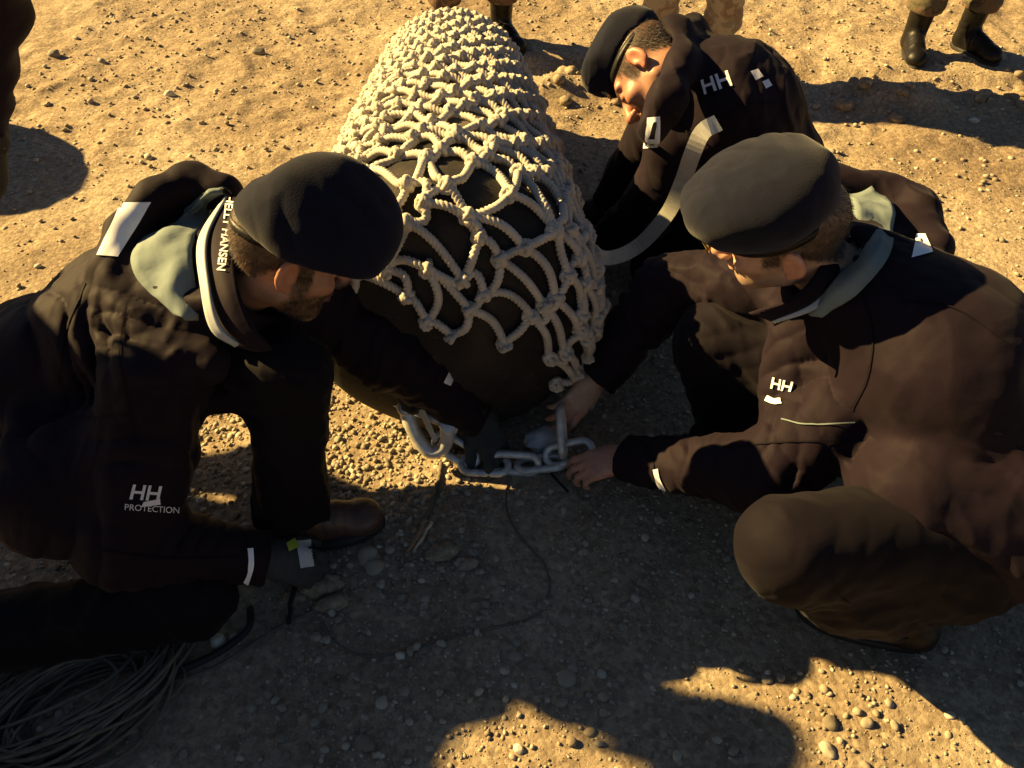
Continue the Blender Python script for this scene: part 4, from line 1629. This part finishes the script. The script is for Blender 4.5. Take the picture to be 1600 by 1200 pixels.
beret(man2, head2, droop=1, size=1.03, seed=4.0, badge=(0.116, 0.036, 0.056), tilt=0.22, dome=0.06, wide=0.98, tip=(0.02, 0.0), pitch=0.28, shift=0.012)
tj2 = bvh_of(jk2)
loft('hood_lining', [[on(tj2, x, y, 0.008) for x, y in ((1318, 298), (1338, 340), (1334, 392), (1306, 446), (1262, 488))],
                     [on(tj2, x, y, 0.020) for x, y in ((1340, 292), (1366, 335), (1362, 395), (1326, 452), (1275, 492))],
                     [on(tj2, x, y, 0.008) for x, y in ((1360, 290), (1392, 332), (1390, 400), (1346, 460), (1288, 500))]], M['lining'], man2, wob=0.010, seed=5, thick=0.012)
loft('collar_trim', [[A3(1315, 345, 0.672), A3(1332, 385, 0.660), A3(1312, 430, 0.64), A3(1268, 475, 0.61), A3(1205, 503, 0.585)],
                     [A3(1320, 342, 0.665), A3(1341, 387, 0.653), A3(1321, 437, 0.632), A3(1276, 482, 0.603), A3(1210, 506, 0.578)]], M['trim'], man2, thick=0.005)
col2 = loft('collar', [[A3(1285, 300, 0.69), A3(1298, 350, 0.69), A3(1280, 420, 0.665), A3(1235, 470, 0.63), A3(1170, 490, 0.60)],
                       [A3(1310, 300, 0.68), A3(1330, 360, 0.675), A3(1310, 425, 0.65), A3(1265, 473, 0.615), A3(1203, 502, 0.588)],
                       [A3(1315, 310, 0.63), A3(1335, 370, 0.625), A3(1315, 435, 0.60), A3(1270, 480, 0.565), A3(1210, 510, 0.54)]], M['jacket'], man2, thick=0.006)

# ------------------------------------------------------------------ the third man, behind, head bowed
head3 = head_at((995, 88), 0.72, 1, (-0.5, -0.3, -0.8), (-0.55, 0.75, 0.25))
J3 = dict(head=head3, neck=A3(1072, 135, 0.60), mid=A3(1145, 165, 0.58), pelvis=A3(1215, 290, 0.33), front=(-0.6, -0.2, -0.75),
          sl=A3(1066, 225, 0.50), sr=A3(1040, 170, 0.50), el=A3(1010, 335, 0.26), er=A3(985, 270, 0.25), wl=A3(948, 372, 0.13), wr=A3(945, 320, 0.13),
          hl=A3(1210, 330, 0.28), hr=A3(1200, 260, 0.30), kl=A3(1030, 415, 0.11), kr=A3(1015, 330, 0.14), al=A3(1220, 420, 0.09), ar=A3(1230, 320, 0.09),
          tl=A3(1300, 420, 0.02), tr=A3(1310, 320, 0.02),
          handl=((-0.8, 0.15, -0.45), (-0.2, -0.5, 0.8)), handr=((-0.8, 0.1, -0.4), (-0.2, -0.2, 0.9)),
          gripl=dict(curl=(0.7, 0.75, 0.8, 0.85), thumb=(0.5, 0.4)), gripr=dict(curl=(0.6, 0.6, 0.6, 0.6), thumb=(0.5, 0.4)))
man3 = empty('person', (J3['pelvis'][0], J3['pelvis'][1], 0))
tag(man3, 'third man kneeling behind, bowed face sunlit, white letters on his jacket back', 'person')
bd3 = sdf_obj('body', body_prims(J3), 0.0042, M['skin'], man3, None,
        tone=lambda P: head3.tone(P, (0.42, 0.22, 0.14), (0.042, 0.030, 0.021), (0.15, 0.09, 0.065), 0.4))
bristle(man3, bd3, head3, head3.hm, 9000, 0.009, 4)
hood3 = [A3(1022, 200, 0.62), A3(1046, 150, 0.69), A3(1062, 105, 0.72), A3(1052, 55, 0.73), A3(1080, 50, 0.67), A3(1098, 90, 0.64), A3(1090, 140, 0.60), A3(1045, 170, 0.585)]
ex = [(Cap(hood3[i], hood3[i + 1], 0.031, 0.031), 0.05, 'u') for i in range(len(hood3) - 1)]
z3 = limb_zones(J3['sl'], J3['el'], J3['wl'], 0.085) + [zone(J3['mid'], 0.16, (1, 0.2, -0.4), 0.08, 0.014), zone(A3(1110, 210, 0.5), 0.12, (0.9, 0.3, 0.4), 0.06, 0.014)]
jk3 = sdf_obj('jacket', jacket_prims(J3, ex, rt=0.165, ra=0.072), 0.0045, M['jacket'], man3, folds(z3, 0.006, 9.0, fd=(0.3, -0.3, -0.9)), 0.04)
sdf_obj('trousers', trouser_prims(J3), 0.0065, M['trouser'], man3, folds([], 0.004, 6.0), 0.03)
boot(man3, J3['al'], J3['tl'], M['leather'], M['rubber'], shaft=J3['al'], h=0.006)
boot(man3, J3['ar'], J3['tr'], M['leather'], M['rubber'], shaft=J3['ar'], h=0.006)
beret(man3, head3, droop=1, size=0.93, seed=7.0, badge=(0.102, 0.012, 0.062), tilt=0.35, dome=0.031, wide=0.86)
hp = hand_prims(J3['wl'], *J3['handl'], left=True, **{**J3['gripl'], 'fat': 0.004})
hp.insert(1, (Cap(J3['wl'] - unit(J3['wl'] - J3['el']) * 0.03, J3['wl'], 0.043, 0.038), 0.012, 'u'))
sdf_obj('glove', hp, 0.0032, M['black_glove'], man3)
hp = hand_prims(J3['wr'], *J3['handr'], left=False, **{**J3['gripr'], 'fat': 0.004})
sdf_obj('glove', hp, 0.0032, M['black_glove'], man3)

# ------------------------------------------------------------------ tape, badges and lettering on the clothes
def tape(name, tree, pts, wpx, mat, parent, off=0.0035, n=14, across=4):
    """strip of tape laid on a garment along a line traced on it"""
    L = catmull(np.array([(x, y, 0) for x, y in pts], float), 12)[:, :2]
    L3, _ = resample(np.column_stack([L, np.zeros(len(L))]), np.linalg.norm(np.diff(L, axis=0), axis=1).sum() / n)
    L = L3[:, :2]
    T = np.gradient(L, axis=0)
    T /= np.linalg.norm(T, axis=1)[:, None] + 1e-9
    Nn = np.stack([-T[:, 1], T[:, 0]], 1)
    V, F, k = [], [], {}
    for i in range(len(L)):
        for j in range(across + 1):
            p = L[i] + Nn[i] * wpx * (j / across - 0.5)
            h, nn = cast(tree, *p)
            if h is None:
                continue
            if nn.dot(ray(*p)[1]) > 0:
                nn = -nn
            k[(i, j)] = len(V)
            V.append(h + nn * off)
    for i in range(len(L) - 1):
        for j in range(across):
            q = [(i, j), (i + 1, j), (i + 1, j + 1), (i, j + 1)]
            if all(c in k for c in q):
                F.append(tuple(k[c] for c in q))
    if F:
        return obj(name, mesh_from(name, V, F), mat, parent)


def lettering(name, tree, txt, x, y, size, ang, mat, parent, shear=0.0, bold=False, track=1.0, path=None):
    V, F = text_polys(txt, bold)
    ca, sa = math.cos(R(ang)), math.sin(R(ang))
    def fn(a, b):
        a2 = (a * track + shear * b) * size
        b2 = -b * size
        return x + a2 * ca - b2 * sa, y + a2 * sa + b2 * ca
    return print_on(name, tree, V, F, fn, mat, parent)


t1 = bvh_of(jk1)
patch('reflective_patch', t1, [(190, 318), (236, 316), (184, 402), (152, 399)], M['reflect'], man1, 10, 10)
tape('reflective_tape', t1, [(391, 857), (392, 885), (384, 910), (364, 934)], 9, M['reflect'], man1)
tape('reflective_tape', t1, [(399, 650), (408, 643)], 4, M['reflect'], man1, n=3)
tape('reflective_tape', t1, [(697, 600), (708, 578)], 12, M['reflect'], man1, n=5)
lettering('logo_print', t1, 'HH', 201, 779, 33, 4, M['print'], man1, shear=0.15, bold=True)
patch('logo_print', t1, [(224, 784), (249, 779), (250, 788), (220, 792)], M['print'], man1, 6, 3)
lettering('word_print', t1, 'PROTECTION', 195, 796, 13.5, 4, M['print'], man1)
tc1 = bvh_of(col1)
lettering('collar_print', tc1, 'HELLY HANSEN', 355, 306, 17, 97, M['print'], man1, bold=True)

t2 = bvh_of(jk2)
patch('reflective_patch', t2, [(1432, 366), (1446, 366), (1457, 395), (1424, 404)], M['reflect'], man2, 6, 6)
tape('reflective_tape', t2, [(1172, 536), (1188, 545)], 9, M['reflect'], man2, n=4)
lettering('logo_print', t2, 'HH', 1203, 606, 24, 12, M['reflect'], man2, bold=True)
tape('reflective_tape', t2, [(1198, 622), (1210, 628), (1222, 627)], 10, M['reflect'], man2, n=5)
tape('sleeve_piping', t2, [(1222, 655), (1260, 663), (1335, 659)], 2, M['lining'], man2, n=12, across=1)
tape('reflective_tape', t2, [(1025, 733), (1030, 752), (1044, 775)], 8, M['reflect'], man2)
tc2 = bvh_of(col2)
lettering('collar_print', tc2, 'HANSEN', 1331, 318, 14, 97, M['print'], man2, bold=True)

t3 = bvh_of(jk3)
lettering('back_print', t3, 'HH', 1099, 148, 34, -18, M['print'], man3, bold=True)
patch('back_print', t3, [(1172, 112), (1184, 108), (1192, 120), (1180, 126)], M['print'], man3, 4, 4)
patch('back_print', t3, [(1190, 128), (1200, 124), (1206, 134), (1196, 139)], M['print'], man3, 4, 4)
sb = patch('sleeve_badge', t3, [(1012, 184), (1031, 181), (1029, 230), (1007, 232)], M['reflect'], man3, 8, 12, off=0.004)
patch('badge_emblem', t3, [(1023, 190), (1026, 190), (1024, 216), (1014, 216)], M['leather'], man3, 4, 8, off=0.0055)
lettering('badge_print', t3, 'HH', 1009, 228, 9, -2, M['leather'], man3, bold=True, track=1.1)

for tr, who, lines in ((t1, man1, [[(132, 440), (104, 520), (92, 600)], [(198, 480), (188, 560), (204, 640), (215, 700)], [(62, 640), (130, 652), (200, 648)], [(160, 860), (260, 872), (370, 870)]]),
                       (t2, man2, [[(1345, 455), (1364, 520), (1356, 590), (1330, 640)], [(1400, 470), (1490, 482), (1585, 545)], [(1010, 694), (1022, 730), (1018, 768)], [(1130, 700), (1230, 690), (1330, 690)]]),
                       (bvh_of(tr2), man2, [[(1300, 900), (1310, 930), (1330, 945)]]),
                       (t3, man3, [[(1105, 200), (1160, 165), (1215, 160)], [(1050, 180), (1075, 210), (1078, 250)]])):
    for ln in lines:
        tape('seam', tr, ln, 2.6, M['trouser'], who, off=0.0025, n=24, across=1)

# ------------------------------------------------------------------ glove labels, watch strap
gl = [o for o in man1.children if o.name.startswith('glove')]
tg = [bvh_of(g) for g in gl]
near_g = 0
patch('glove_label', tg[0], [(462, 846), (485, 843), (490, 884), (469, 888)], M['label'], gl[0], 6, 8, off=0.002)
lettering('label_print', tg[0], 'CE 388', 484, 848, 9, 82, M['leather'], gl[0])
patch('pull_tag', tg[0], [(446, 850), (460, 842), (467, 855), (451, 862)], M['yellow'], gl[0], 4, 4, off=0.003)
patch('glove_label', tg[1], [(783, 652), (805, 649), (809, 663), (788, 666)], M['label'], gl[1], 6, 5, off=0.002)
dw = unit(J1['wl'] - J1['el'])
a_ = unit(np.cross(dw, [0, 0, 1.0]))
b_ = np.cross(dw, a_)
th = np.linspace(0, 2 * math.pi, 48, endpoint=False)
rows = []
for rr, dz in ((0.0465, -0.012), (0.0490, -0.010), (0.0490, 0.010), (0.0465, 0.012)):
    rows.append(np.array([J1['wl'] - dw * 0.012 + dw * dz + (a_ * math.cos(t) + b_ * math.sin(t)) * rr * 1.14 for t in th]))
V = np.vstack(rows)
F = [(r * 48 + i, r * 48 + (i + 1) % 48, ((r + 1) % 4) * 48 + (i + 1) % 48, ((r + 1) % 4) * 48 + i) for r in range(4) for i in range(48)]
tag(obj('wrist_strap', mesh_from('wrist_strap', V, F), M['leather'], man1))

# ------------------------------------------------------------------ shackle and chain
shk = empty('shackle', A3(665, 700, 0.0))
tag(shk, 'galvanised bow shackle at the foot of the black buoy, beside the gloved hand', 'shackle')
P = catmull([A3(634, 632, 0.155), A3(640, 655, 0.125), A3(652, 684, 0.085), A3(672, 706, 0.055), A3(692, 700, 0.065), A3(700, 680, 0.10), A3(698, 660, 0.13)], 8)
rr = np.interp(np.linspace(0, 1, len(P)), [0, 0.12, 0.3, 0.5, 0.75, 0.9, 1], [0.017, 0.020, 0.0175, 0.0165, 0.017, 0.020, 0.017])
V, F = tube(P, rr, 16)
obj('bow', mesh_from('bow', V, fix_tris(V, F)), M['steel'], shk)
e1, e2 = A3(634, 636, 0.15), A3(699, 664, 0.125)
pd = unit(e2 - e1)
V, F = tube(np.array([e1 - pd * 0.030, e2 + pd * 0.028]), 0.0105, 16)
obj('pin', mesh_from('pin', V, fix_tris(V, F)), M['steel'], shk)
cam_v = unit(np.array(cam.location) - e1)
for e, nm in ((e1, 'pin_head'), (e2, 'nut')):
    V, F = tube(np.array([e + cam_v * 0.004, e + cam_v * 0.012, e + cam_v * 0.026, e + cam_v * 0.027]), np.array([0.022, 0.022, 0.0195, 0.010]), 6 if nm == 'nut' else 20)
    obj(nm, mesh_from(nm, V, fix_tris(V, F), smooth=(nm != 'nut')), M['steel'], shk)
V, F = tube(np.array([e1 + cam_v * 0.0265, e1 + cam_v * 0.029]), 0.011, 18)
obj('pin_hole', mesh_from('pin_hole', V, fix_tris(V, F)), M['rubber'], shk)
# lug on the buoy that the shackle hangs from
lug = catmull([A3(612, 600, 0.22), A3(628, 622, 0.19), A3(645, 640, 0.165), A3(660, 625, 0.19), A3(650, 600, 0.22)], 8)
V, F = tube(lug, 0.013, 12)
obj('lug', mesh_from('lug', V, fix_tris(V, F)), M['rubber'], buoy)
w0, w1 = A3(658, 640, 0.175), A3(681, 690, 0.11)
mb = MB()
dx = unit(w1 - w0)
sx = unit(np.cross(dx, cam_v)) * 0.0075
ux = cam_v * 0.005
q = [w0 + sx * s + ux * t for s, t in ((-1, -1), (1, -1), (1, 1), (-1, 1))] + [w1 + sx * s * 0.75 + ux * t for s, t in ((-1, -1), (1, -1), (1, 1), (-1, 1))]
mb.add(np.array(q), [(0, 3, 2, 1), (4, 5, 6, 7), (0, 1, 5, 4), (1, 2, 6, 5), (2, 3, 7, 6), (3, 0, 4, 7)])
wd = mb.build('glint_bar', M['wood_and_glint'], None, smooth=False)  # pale bar in place of the bright sun highlight on the shackle
tag(wd, 'pale bar standing in for the sun highlight on the galvanised shackle', 'glint_bar')


def link_mesh(L=0.135, W=0.066, r=0.0095):
    k = (L - W) / 2
    P = []
    R0 = W / 2 - r
    for a in np.linspace(-math.pi / 2, math.pi / 2, 14):
        P.append((k + R0 * math.cos(a), R0 * math.sin(a), 0))
    for a in np.linspace(math.pi / 2, 3 * math.pi / 2, 14):
        P.append((-k + R0 * math.cos(a), R0 * math.sin(a), 0))
    P, _ = resample(np.array(P + [P[0]]), 0.008)
    V, F = tube(P[:-1], r, 12, closed=True)
    me = mesh_from('link', V, fix_tris(V, F))
    me.materials.append(M['steel'])
    return me


chain = empty('chain', A3(760, 722, 0.0))
tag(chain, 'galvanised steel chain of long links on the ground between the shackle and the bare hands', 'chain')
LM = link_mesh()
def link(a, b, roll):
    a, b = np.array(a), np.array(b)
    x = unit(b - a)
    up = np.array([0, 0, 1.0])
    y0 = unit(np.cross(up, x))
    z0 = np.cross(x, y0)
    y = y0 * math.cos(roll) + z0 * math.sin(roll)
    z = np.cross(x, y)
    o = bpy.data.objects.new('link', LM)
    COL.objects.link(o)
    o.parent = chain
    c = (a + b) / 2 - np.array(chain.location)
    o.matrix_basis = Matrix(np.vstack([np.column_stack([x, y, z, c]), [0, 0, 0, 1]]).tolist())
link(A3(688, 688, 0.065), A3(738, 718, 0.030), R(60))
link(A3(714, 724, 0.020), A3(800, 728, 0.020), R(10))
link(A3(772, 722, 0.030), A3(836, 726, 0.028), R(65))
link(A3(808, 728, 0.020), A3(882, 720, 0.026), R(-12))
link(A3(850, 716, 0.034), A3(928, 700, 0.075), R(40))
link(A3(880, 708, 0.06), A3(876, 640, 0.135), R(75))

# crumpled piece of clear tape by the chain
V, F = stone_shape(ICO3, np.random.default_rng(31))
c = A3(846, 686, 0.035)
Vn = V * (1 + 0.35 * np.abs(fbm((V * 2.2).astype(np.float32), 3)))[:, None] * np.array([0.042, 0.024, 0.02])
tag(obj('plastic_scrap', mesh_from('plastic_scrap', c + Vn @ rotz(0.4).T, F, smooth=False), M['plastic']), 'crumpled cloudy plastic scrap lying between the glove and the bare hands', 'plastic scrap')

# ------------------------------------------------------------------ webbing strap in the third man's hand
sp = catmull([A3(1122, 192, 0.665), A3(1098, 206, 0.655), A3(1082, 240, 0.60), A3(1066, 285, 0.50), A3(1042, 335, 0.38), A3(1000, 382, 0.26), A3(960, 402, 0.23), A3(930, 398, 0.25), A3(911, 374, 0.28), A3(916, 350, 0.28)], 8)
sp, _ = resample(sp, 0.012)
T = np.gradient(sp, axis=0)
T /= np.linalg.norm(T, axis=1)[:, None]
vd = np.array([unit(np.array(cam.location) - p) for p in sp])
sd = np.cross(T, vd + np.array([0.0, 0, 0.3]))
sd /= np.linalg.norm(sd, axis=1)[:, None]
nv = np.cross(sd, T)
wv = 0.02
rows = [sp + sd * wv - nv * 0.0016, sp + sd * wv + nv * 0.0016, sp - sd * wv + nv * 0.0016, sp - sd * wv - nv * 0.0016]
V = np.vstack(rows)
n = len(sp)
F = [(r * n + i, r * n + i + 1, ((r + 1) % 4) * n + i + 1, ((r + 1) % 4) * n + i) for r in range(4) for i in range(n - 1)]
F += [(0, n, 2 * n, 3 * n), (n - 1, 4 * n - 1, 3 * n - 1, 2 * n - 1)]
tag(obj('webbing_strap', mesh_from('webbing_strap', V, F, smooth=False), M['strap']), "grey webbing strap hanging from the third man's back down to his black glove", 'strap')

# ------------------------------------------------------------------ cords, hose, coil, sticks
def cord(pts, r, mat, name, label, cat, twist=True, seed=0):
    P = [at(x, y, 0) for x, y in pts]
    P = catmull([(p.x, p.y, 0) for p in P], 10)
    P, s = resample(P, max(0.004, r * 0.9))
    P[:, 2] = ground_h(P[:, :2]) + r * 0.7
    V, F = tube(P, r, 9 if twist else 12, 2 * math.pi / (r * 9) if twist else 0, 3)
    o = obj(name, mesh_from(name, V, fix_tris(V, F)), mat)
    return tag(o, label, cat)


cord([(792, 756), (792, 800), (815, 845), (850, 885), (858, 925), (840, 962), (770, 985), (690, 1004), (600, 1026), (550, 1022), (520, 1000), (505, 975)], 0.0030, M['cord'], 'cord', 'thin grey cord curving over the shaded gravel below the chain', 'cord')
cord([(392, 952), (388, 985), (340, 1022), (262, 1062), (205, 1110), (165, 1160), (110, 1215), (60, 1280)], 0.0075, M['rubber'], 'hose', 'thin dark hose running diagonally past the coil of line', 'hose', False)
cord([(500, 950), (430, 985), (360, 1030), (290, 1062), (240, 1064)], 0.0035, M['cord'], 'cord', 'short thin cord running from the brown clods to the coil of line', 'cord')
cord([(690, 726), (684, 760), (672, 800), (655, 826)], 0.0065, M['cord'], 'cord', 'short dark rope end hanging from the shackle over the gravel', 'cord')
cord([(860, 742), (872, 756), (888, 772)], 0.003, M['leather'], 'cord', 'short black cord end below the hand holding the chain', 'cord', False)

coil = empty('line_coil', A3(140, 1095, 0.0))
tag(coil, 'heap of thin grey-brown line coiled on the ground at the lower left', 'coil')
rc = np.random.default_rng(17)
cc = A3(130, 1100, 0.0)
for k in range(46):
    n = 60
    a = np.linspace(0, 2 * math.pi, n, endpoint=False)
    L, W = 0.17 + rc.normal() * 0.022, 0.085 + rc.normal() * 0.016
    lay = k / 46
    rot = rotz(0.62 + rc.normal() * 0.12)
    P = np.stack([L * np.cos(a), W * np.sin(a) * (1 + 0.15 * np.cos(a * 2 + rc.random() * 6)), 0 * a], 1) @ rot.T
    P[:, :2] += cc[:2] + rc.normal(size=2) * 0.018
    P[:, 2] = 0.008 + 0.05 * lay * (1 - 0.5 * np.abs(np.cos(a))) + 0.007 * np.sin(a * 2 + rc.random() * 6) + 0.006
    V, F = tube(P, 0.0036, 7, closed=True)
    obj('strand', mesh_from('strand', V, fix_tris(V, F)), M['cord'], coil)


def stick(p, q, z0, z1, r, label, mat=None):
    a, b = A3(*p, z0), A3(*q, z1)
    n = 9
    s = np.linspace(0, 1, n)[:, None]
    P = a + (b - a) * s + np.array([1, 1, 0.4]) * 0.0012 * np.random.default_rng(int(p[0])).normal(size=(n, 3))
    V, F = tube(P, np.linspace(r, r * 0.8, n), 8)
    return tag(obj('stick', mesh_from('stick', V, fix_tris(V, F)), mat or M['wood']), label, 'stick')


stick((666, 812), (634, 868), 0.035, 0.008, 0.0046, 'dark broken stick, left one of two crossing the sunlit strip of gravel')
stick((674, 816), (646, 864), 0.028, 0.008, 0.0044, 'pale broken stick, right one of two crossing the sunlit strip of gravel', M['wood_and_glint'])
stick((460, 915), (450, 975), 0.035, 0.006, 0.006, 'short dark stake standing by the near glove', M['leather'])


def clod(px, py, r, seed, label):
    V, F = stone_shape(ICO3, np.random.default_rng(seed))
    V = V * (1 + 0.18 * fbm((V * 3.5 + seed).astype(np.float32), 3))[:, None] * np.array([r, r * 0.55, r * 0.38])
    p = at(px, py, 0)
    o = obj('clod', mesh_from('clod', V @ rotz(0.25).T + np.array([p.x, p.y, gz(p.x, p.y) + r * 0.15]), F), M['ground'])
    return tag(o, label, 'clod')


clod(500, 918, 0.045, 1, 'longest brown earth clod lying right of the near glove')
clod(462, 935, 0.026, 2, 'small brown earth clod at the foot of the dark stake')
clod(520, 945, 0.034, 3, 'low brown earth clod below the longest one by the glove')
clod(690, 868, 0.038, 4, 'brown earth clod in the sunlit strip right of the two sticks')
clod(732, 886, 0.022, 5, 'small earth clod at the tip of the sunlit strip')
rk = np.random.default_rng(8)
for i in range(60):
    x = rk.uniform(0.05, 2.6)
    y = 3.42 + 0.10 * math.sin(x * 2.1 + 0.5) - 0.16 + rk.normal() * 0.09
    r = rk.uniform(0.012, 0.04)
    V, F = stone_shape(ICO2, rk)
    V = V * np.array([r, r * 0.8, r * 0.6])
    o = obj('clod', mesh_from('clod', V @ rotz(rk.random() * 6).T + np.array([x, y, gz(x, y) + r * 0.2]), F), M['ground'])
    tag(o, 'dry earth clod on the churned ridge of sand behind the buoy', 'clod', 'earth clods along the churned ridge')

# ------------------------------------------------------------------ bystanders
def stander(J, mats, label, lod=0.010):
    root = empty('person', (0, 0, 0))
    tag(root, label, 'person')
    sdf_obj('body', body_prims(J), 0.006, M['skin'], root, None, tone=lambda P: J['head'].tone(P, (0.4, 0.24, 0.15), (0.06, 0.04, 0.03)))
    sdf_obj('jacket', jacket_prims(J, rt=0.165, ra=0.07), lod, mats[0], root, folds(limb_zones(J['sl'], J['el'], J['wl'], 0.09) + limb_zones(J['sr'], J['er'], J['wr'], 0.09), 0.006, 3.0), 0.04)
    bl = []
    for s in 'lr':
        d = unit(J['a' + s] - J['k' + s])
        bl.append((Tor(J['a' + s] + np.array([0, 0, 0.115]), d, 0.042, 0.036, 0.8), 0.03, 'u'))
    pr = trouser_prims(J, r0=0.16, rk=0.088, rs=0.06)
    for s in 'lr':
        pr.append((Disc(J['a' + s] + np.array([0, 0, 0.085]), J['a' + s] + np.array([0, 0, -0.10]), 0.1), 0.003, 's'))
    pr = pr[:5] + bl + pr[5:]
    zt = []
    for s in 'lr':
        zt += [zone(J['a' + s] + np.array([0, 0, 0.15]), 0.10, (0.1, 0.1, 1), 0.04, 0.012)] + limb_zones(J['h' + s], J['k' + s], J['a' + s], 0.1)
    sdf_obj('trousers', pr, 0.007, mats[1], root, folds(zt, 0.005, 4.0), 0.04)
    for s in 'lr':
        boot(root, J['a' + s], J['t' + s], M['leather'], M['rubber'], shaft=J['a' + s] + np.array([0, 0, 0.12]), h=0.006)
    beret(root, J['head'], droop=1, seed=2.0)
    return root


V3 = lambda *a: np.array(a, float)
JS = dict(head=Head((0, -0.04, 1.66), (0, -0.9, -0.35), (0, -0.3, 0.95)), neck=V3(0, 0.03, 1.48), mid=V3(0, 0.02, 1.22), pelvis=V3(0, 0.02, 0.95), front=(0, -1, 0),
          sl=V3(0.19, 0.02, 1.42), sr=V3(-0.19, 0.02, 1.42), el=V3(0.27, 0.06, 1.13), er=V3(-0.27, 0.06, 1.13), wl=V3(0.20, -0.10, 0.92), wr=V3(-0.20, -0.10, 0.92),
          hl=V3(0.10, 0.02, 0.92), hr=V3(-0.10, 0.02, 0.92), kl=V3(0.125, -0.02, 0.50), kr=V3(-0.125, -0.02, 0.50), al=V3(0.13, 0.03, 0.11), ar=V3(-0.13, 0.03, 0.11),
          tl=V3(0.19, -0.16, 0.0), tr=V3(-0.19, -0.16, 0.0), handl=((0, -0.3, -1), (0.9, 0, 0.1)), handr=((0, -0.3, -1), (-0.9, 0, 0.1)),
          gripl=fist(0.4), gripr=fist(0.4))


def copy_tree(o, parent=None):
    c = o.copy()
    COL.objects.link(c)
    if parent is not None:
        c.parent = parent
    for ch in o.children:
        copy_tree(ch, c)
    return c


shadow_buoy = copy_tree(buoy)  # unseen extra copy, added to throw the rounded shadow at the left
shadow_buoy.rotation_euler.z = R(70)
shadow_buoy.location = (-3.25, 3.09, buoy.location.z)
shadow_buoy['label'] = 'added black buoy out of view past the left edge, there to cast a round shadow'


def recolour(root, part, mat):
    for ch in root.children:
        if ch.name.split('.')[0] == part:
            ch.material_slots[0].link = 'OBJECT'
            ch.material_slots[0].material = mat


by = stander(JS, (M['jacket'], M['camo_brown']), 'bystander behind the buoy, only his brown camouflage trouser legs showing at the top')
by.location = (-0.17, 3.78, gz(-0.17, 3.78))
by.rotation_euler.z = R(8)
for x, y, a, tm, lb in [(0.75, 3.47, -10, 'camo_tan', 'bystander in pale tan trousers standing behind the bowed man with the white lettering'),
                        (1.97, 3.70, 6, 'camo_green', 'bystander at the top right in camouflage trousers tucked into black boots'),
                        (-2.50, 1.64, 70, 'trouser', 'unseen bystander in dark clothes added left of the kneeling man to shade the foreground'),  # added out of view; his shadow darkens the foreground
                        (-2.62, 1.16, 60, 'camo_brown', 'unseen bystander in brown camouflage added at the left, nearest the viewer, to shade the lower left')]:  # also added out of view, to fill in shade at the lower left
    b = copy_tree(by)
    b.location = (x, y, gz(x, y))
    b.rotation_euler.z = R(a)
    b['label'] = lb
    recolour(b, 'trousers', M[tm])


def at_depth(px, py, zc):
    u, v = (px - 800) / FPX, (600 - py) / FPX
    cp, sp = math.cos(PITCH), math.sin(PITCH)
    return np.array((0, 0, CAM_H)) + zc * np.array((u, v * sp + cp, v * cp - sp))


# man close by on the left, whose dark sleeve hangs into the edge of the view
o2 = V3(-1.02, 0.30, 0)
JN = {k: (v + o2 if isinstance(v, np.ndarray) else v) for k, v in JS.items()}
JN['head'] = Head(o2 + V3(0.05, 0.02, 1.66), (0.7, 0.6, -0.4), (0.3, 0.2, 0.93))
JN['front'] = (0.5, 0.8, 0)
for k, v in dict(sr=(0.18, 0.10, 1.40), sl=(-0.16, -0.02, 1.40), el=(-0.28, -0.05, 1.12), wl=(-0.18, 0.12, 0.95), tl=(0.05, 0.22, 0.0), tr=(-0.22, 0.2, 0.0)).items():
    JN[k] = o2 + V3(*v)
JN['al'], JN['ar'] = o2 + V3(0.12, 0.0, 0.11), o2 + V3(-0.12, 0.0, 0.11)
JN['er'], JN['wr'] = at_depth(-98, -40, 0.80), at_depth(-62, 240, 0.86)
JN['handr'] = ((-0.9, -0.1, -0.35), (0.2, 0.5, 0.8))
nb = stander(JN, (M['jacket'], M['trouser']), 'man at the left edge of whom only a dark hanging sleeve shows', 0.008)
for ch in list(nb.children):
    pass
hp = [(Cap(JN['wr'] - unit(JN['wr'] - JN['er']) * 0.05, JN['wr'] + unit(JN['wr'] - JN['er']) * 0.02, 0.046, 0.042), 0, 'u')] + hand_prims(JN['wr'], *JN['handr'], left=False, **{**JN['gripr'], 'fat': 0.004})
sdf_obj('glove', hp, 0.0035, M['black_glove'], nb)
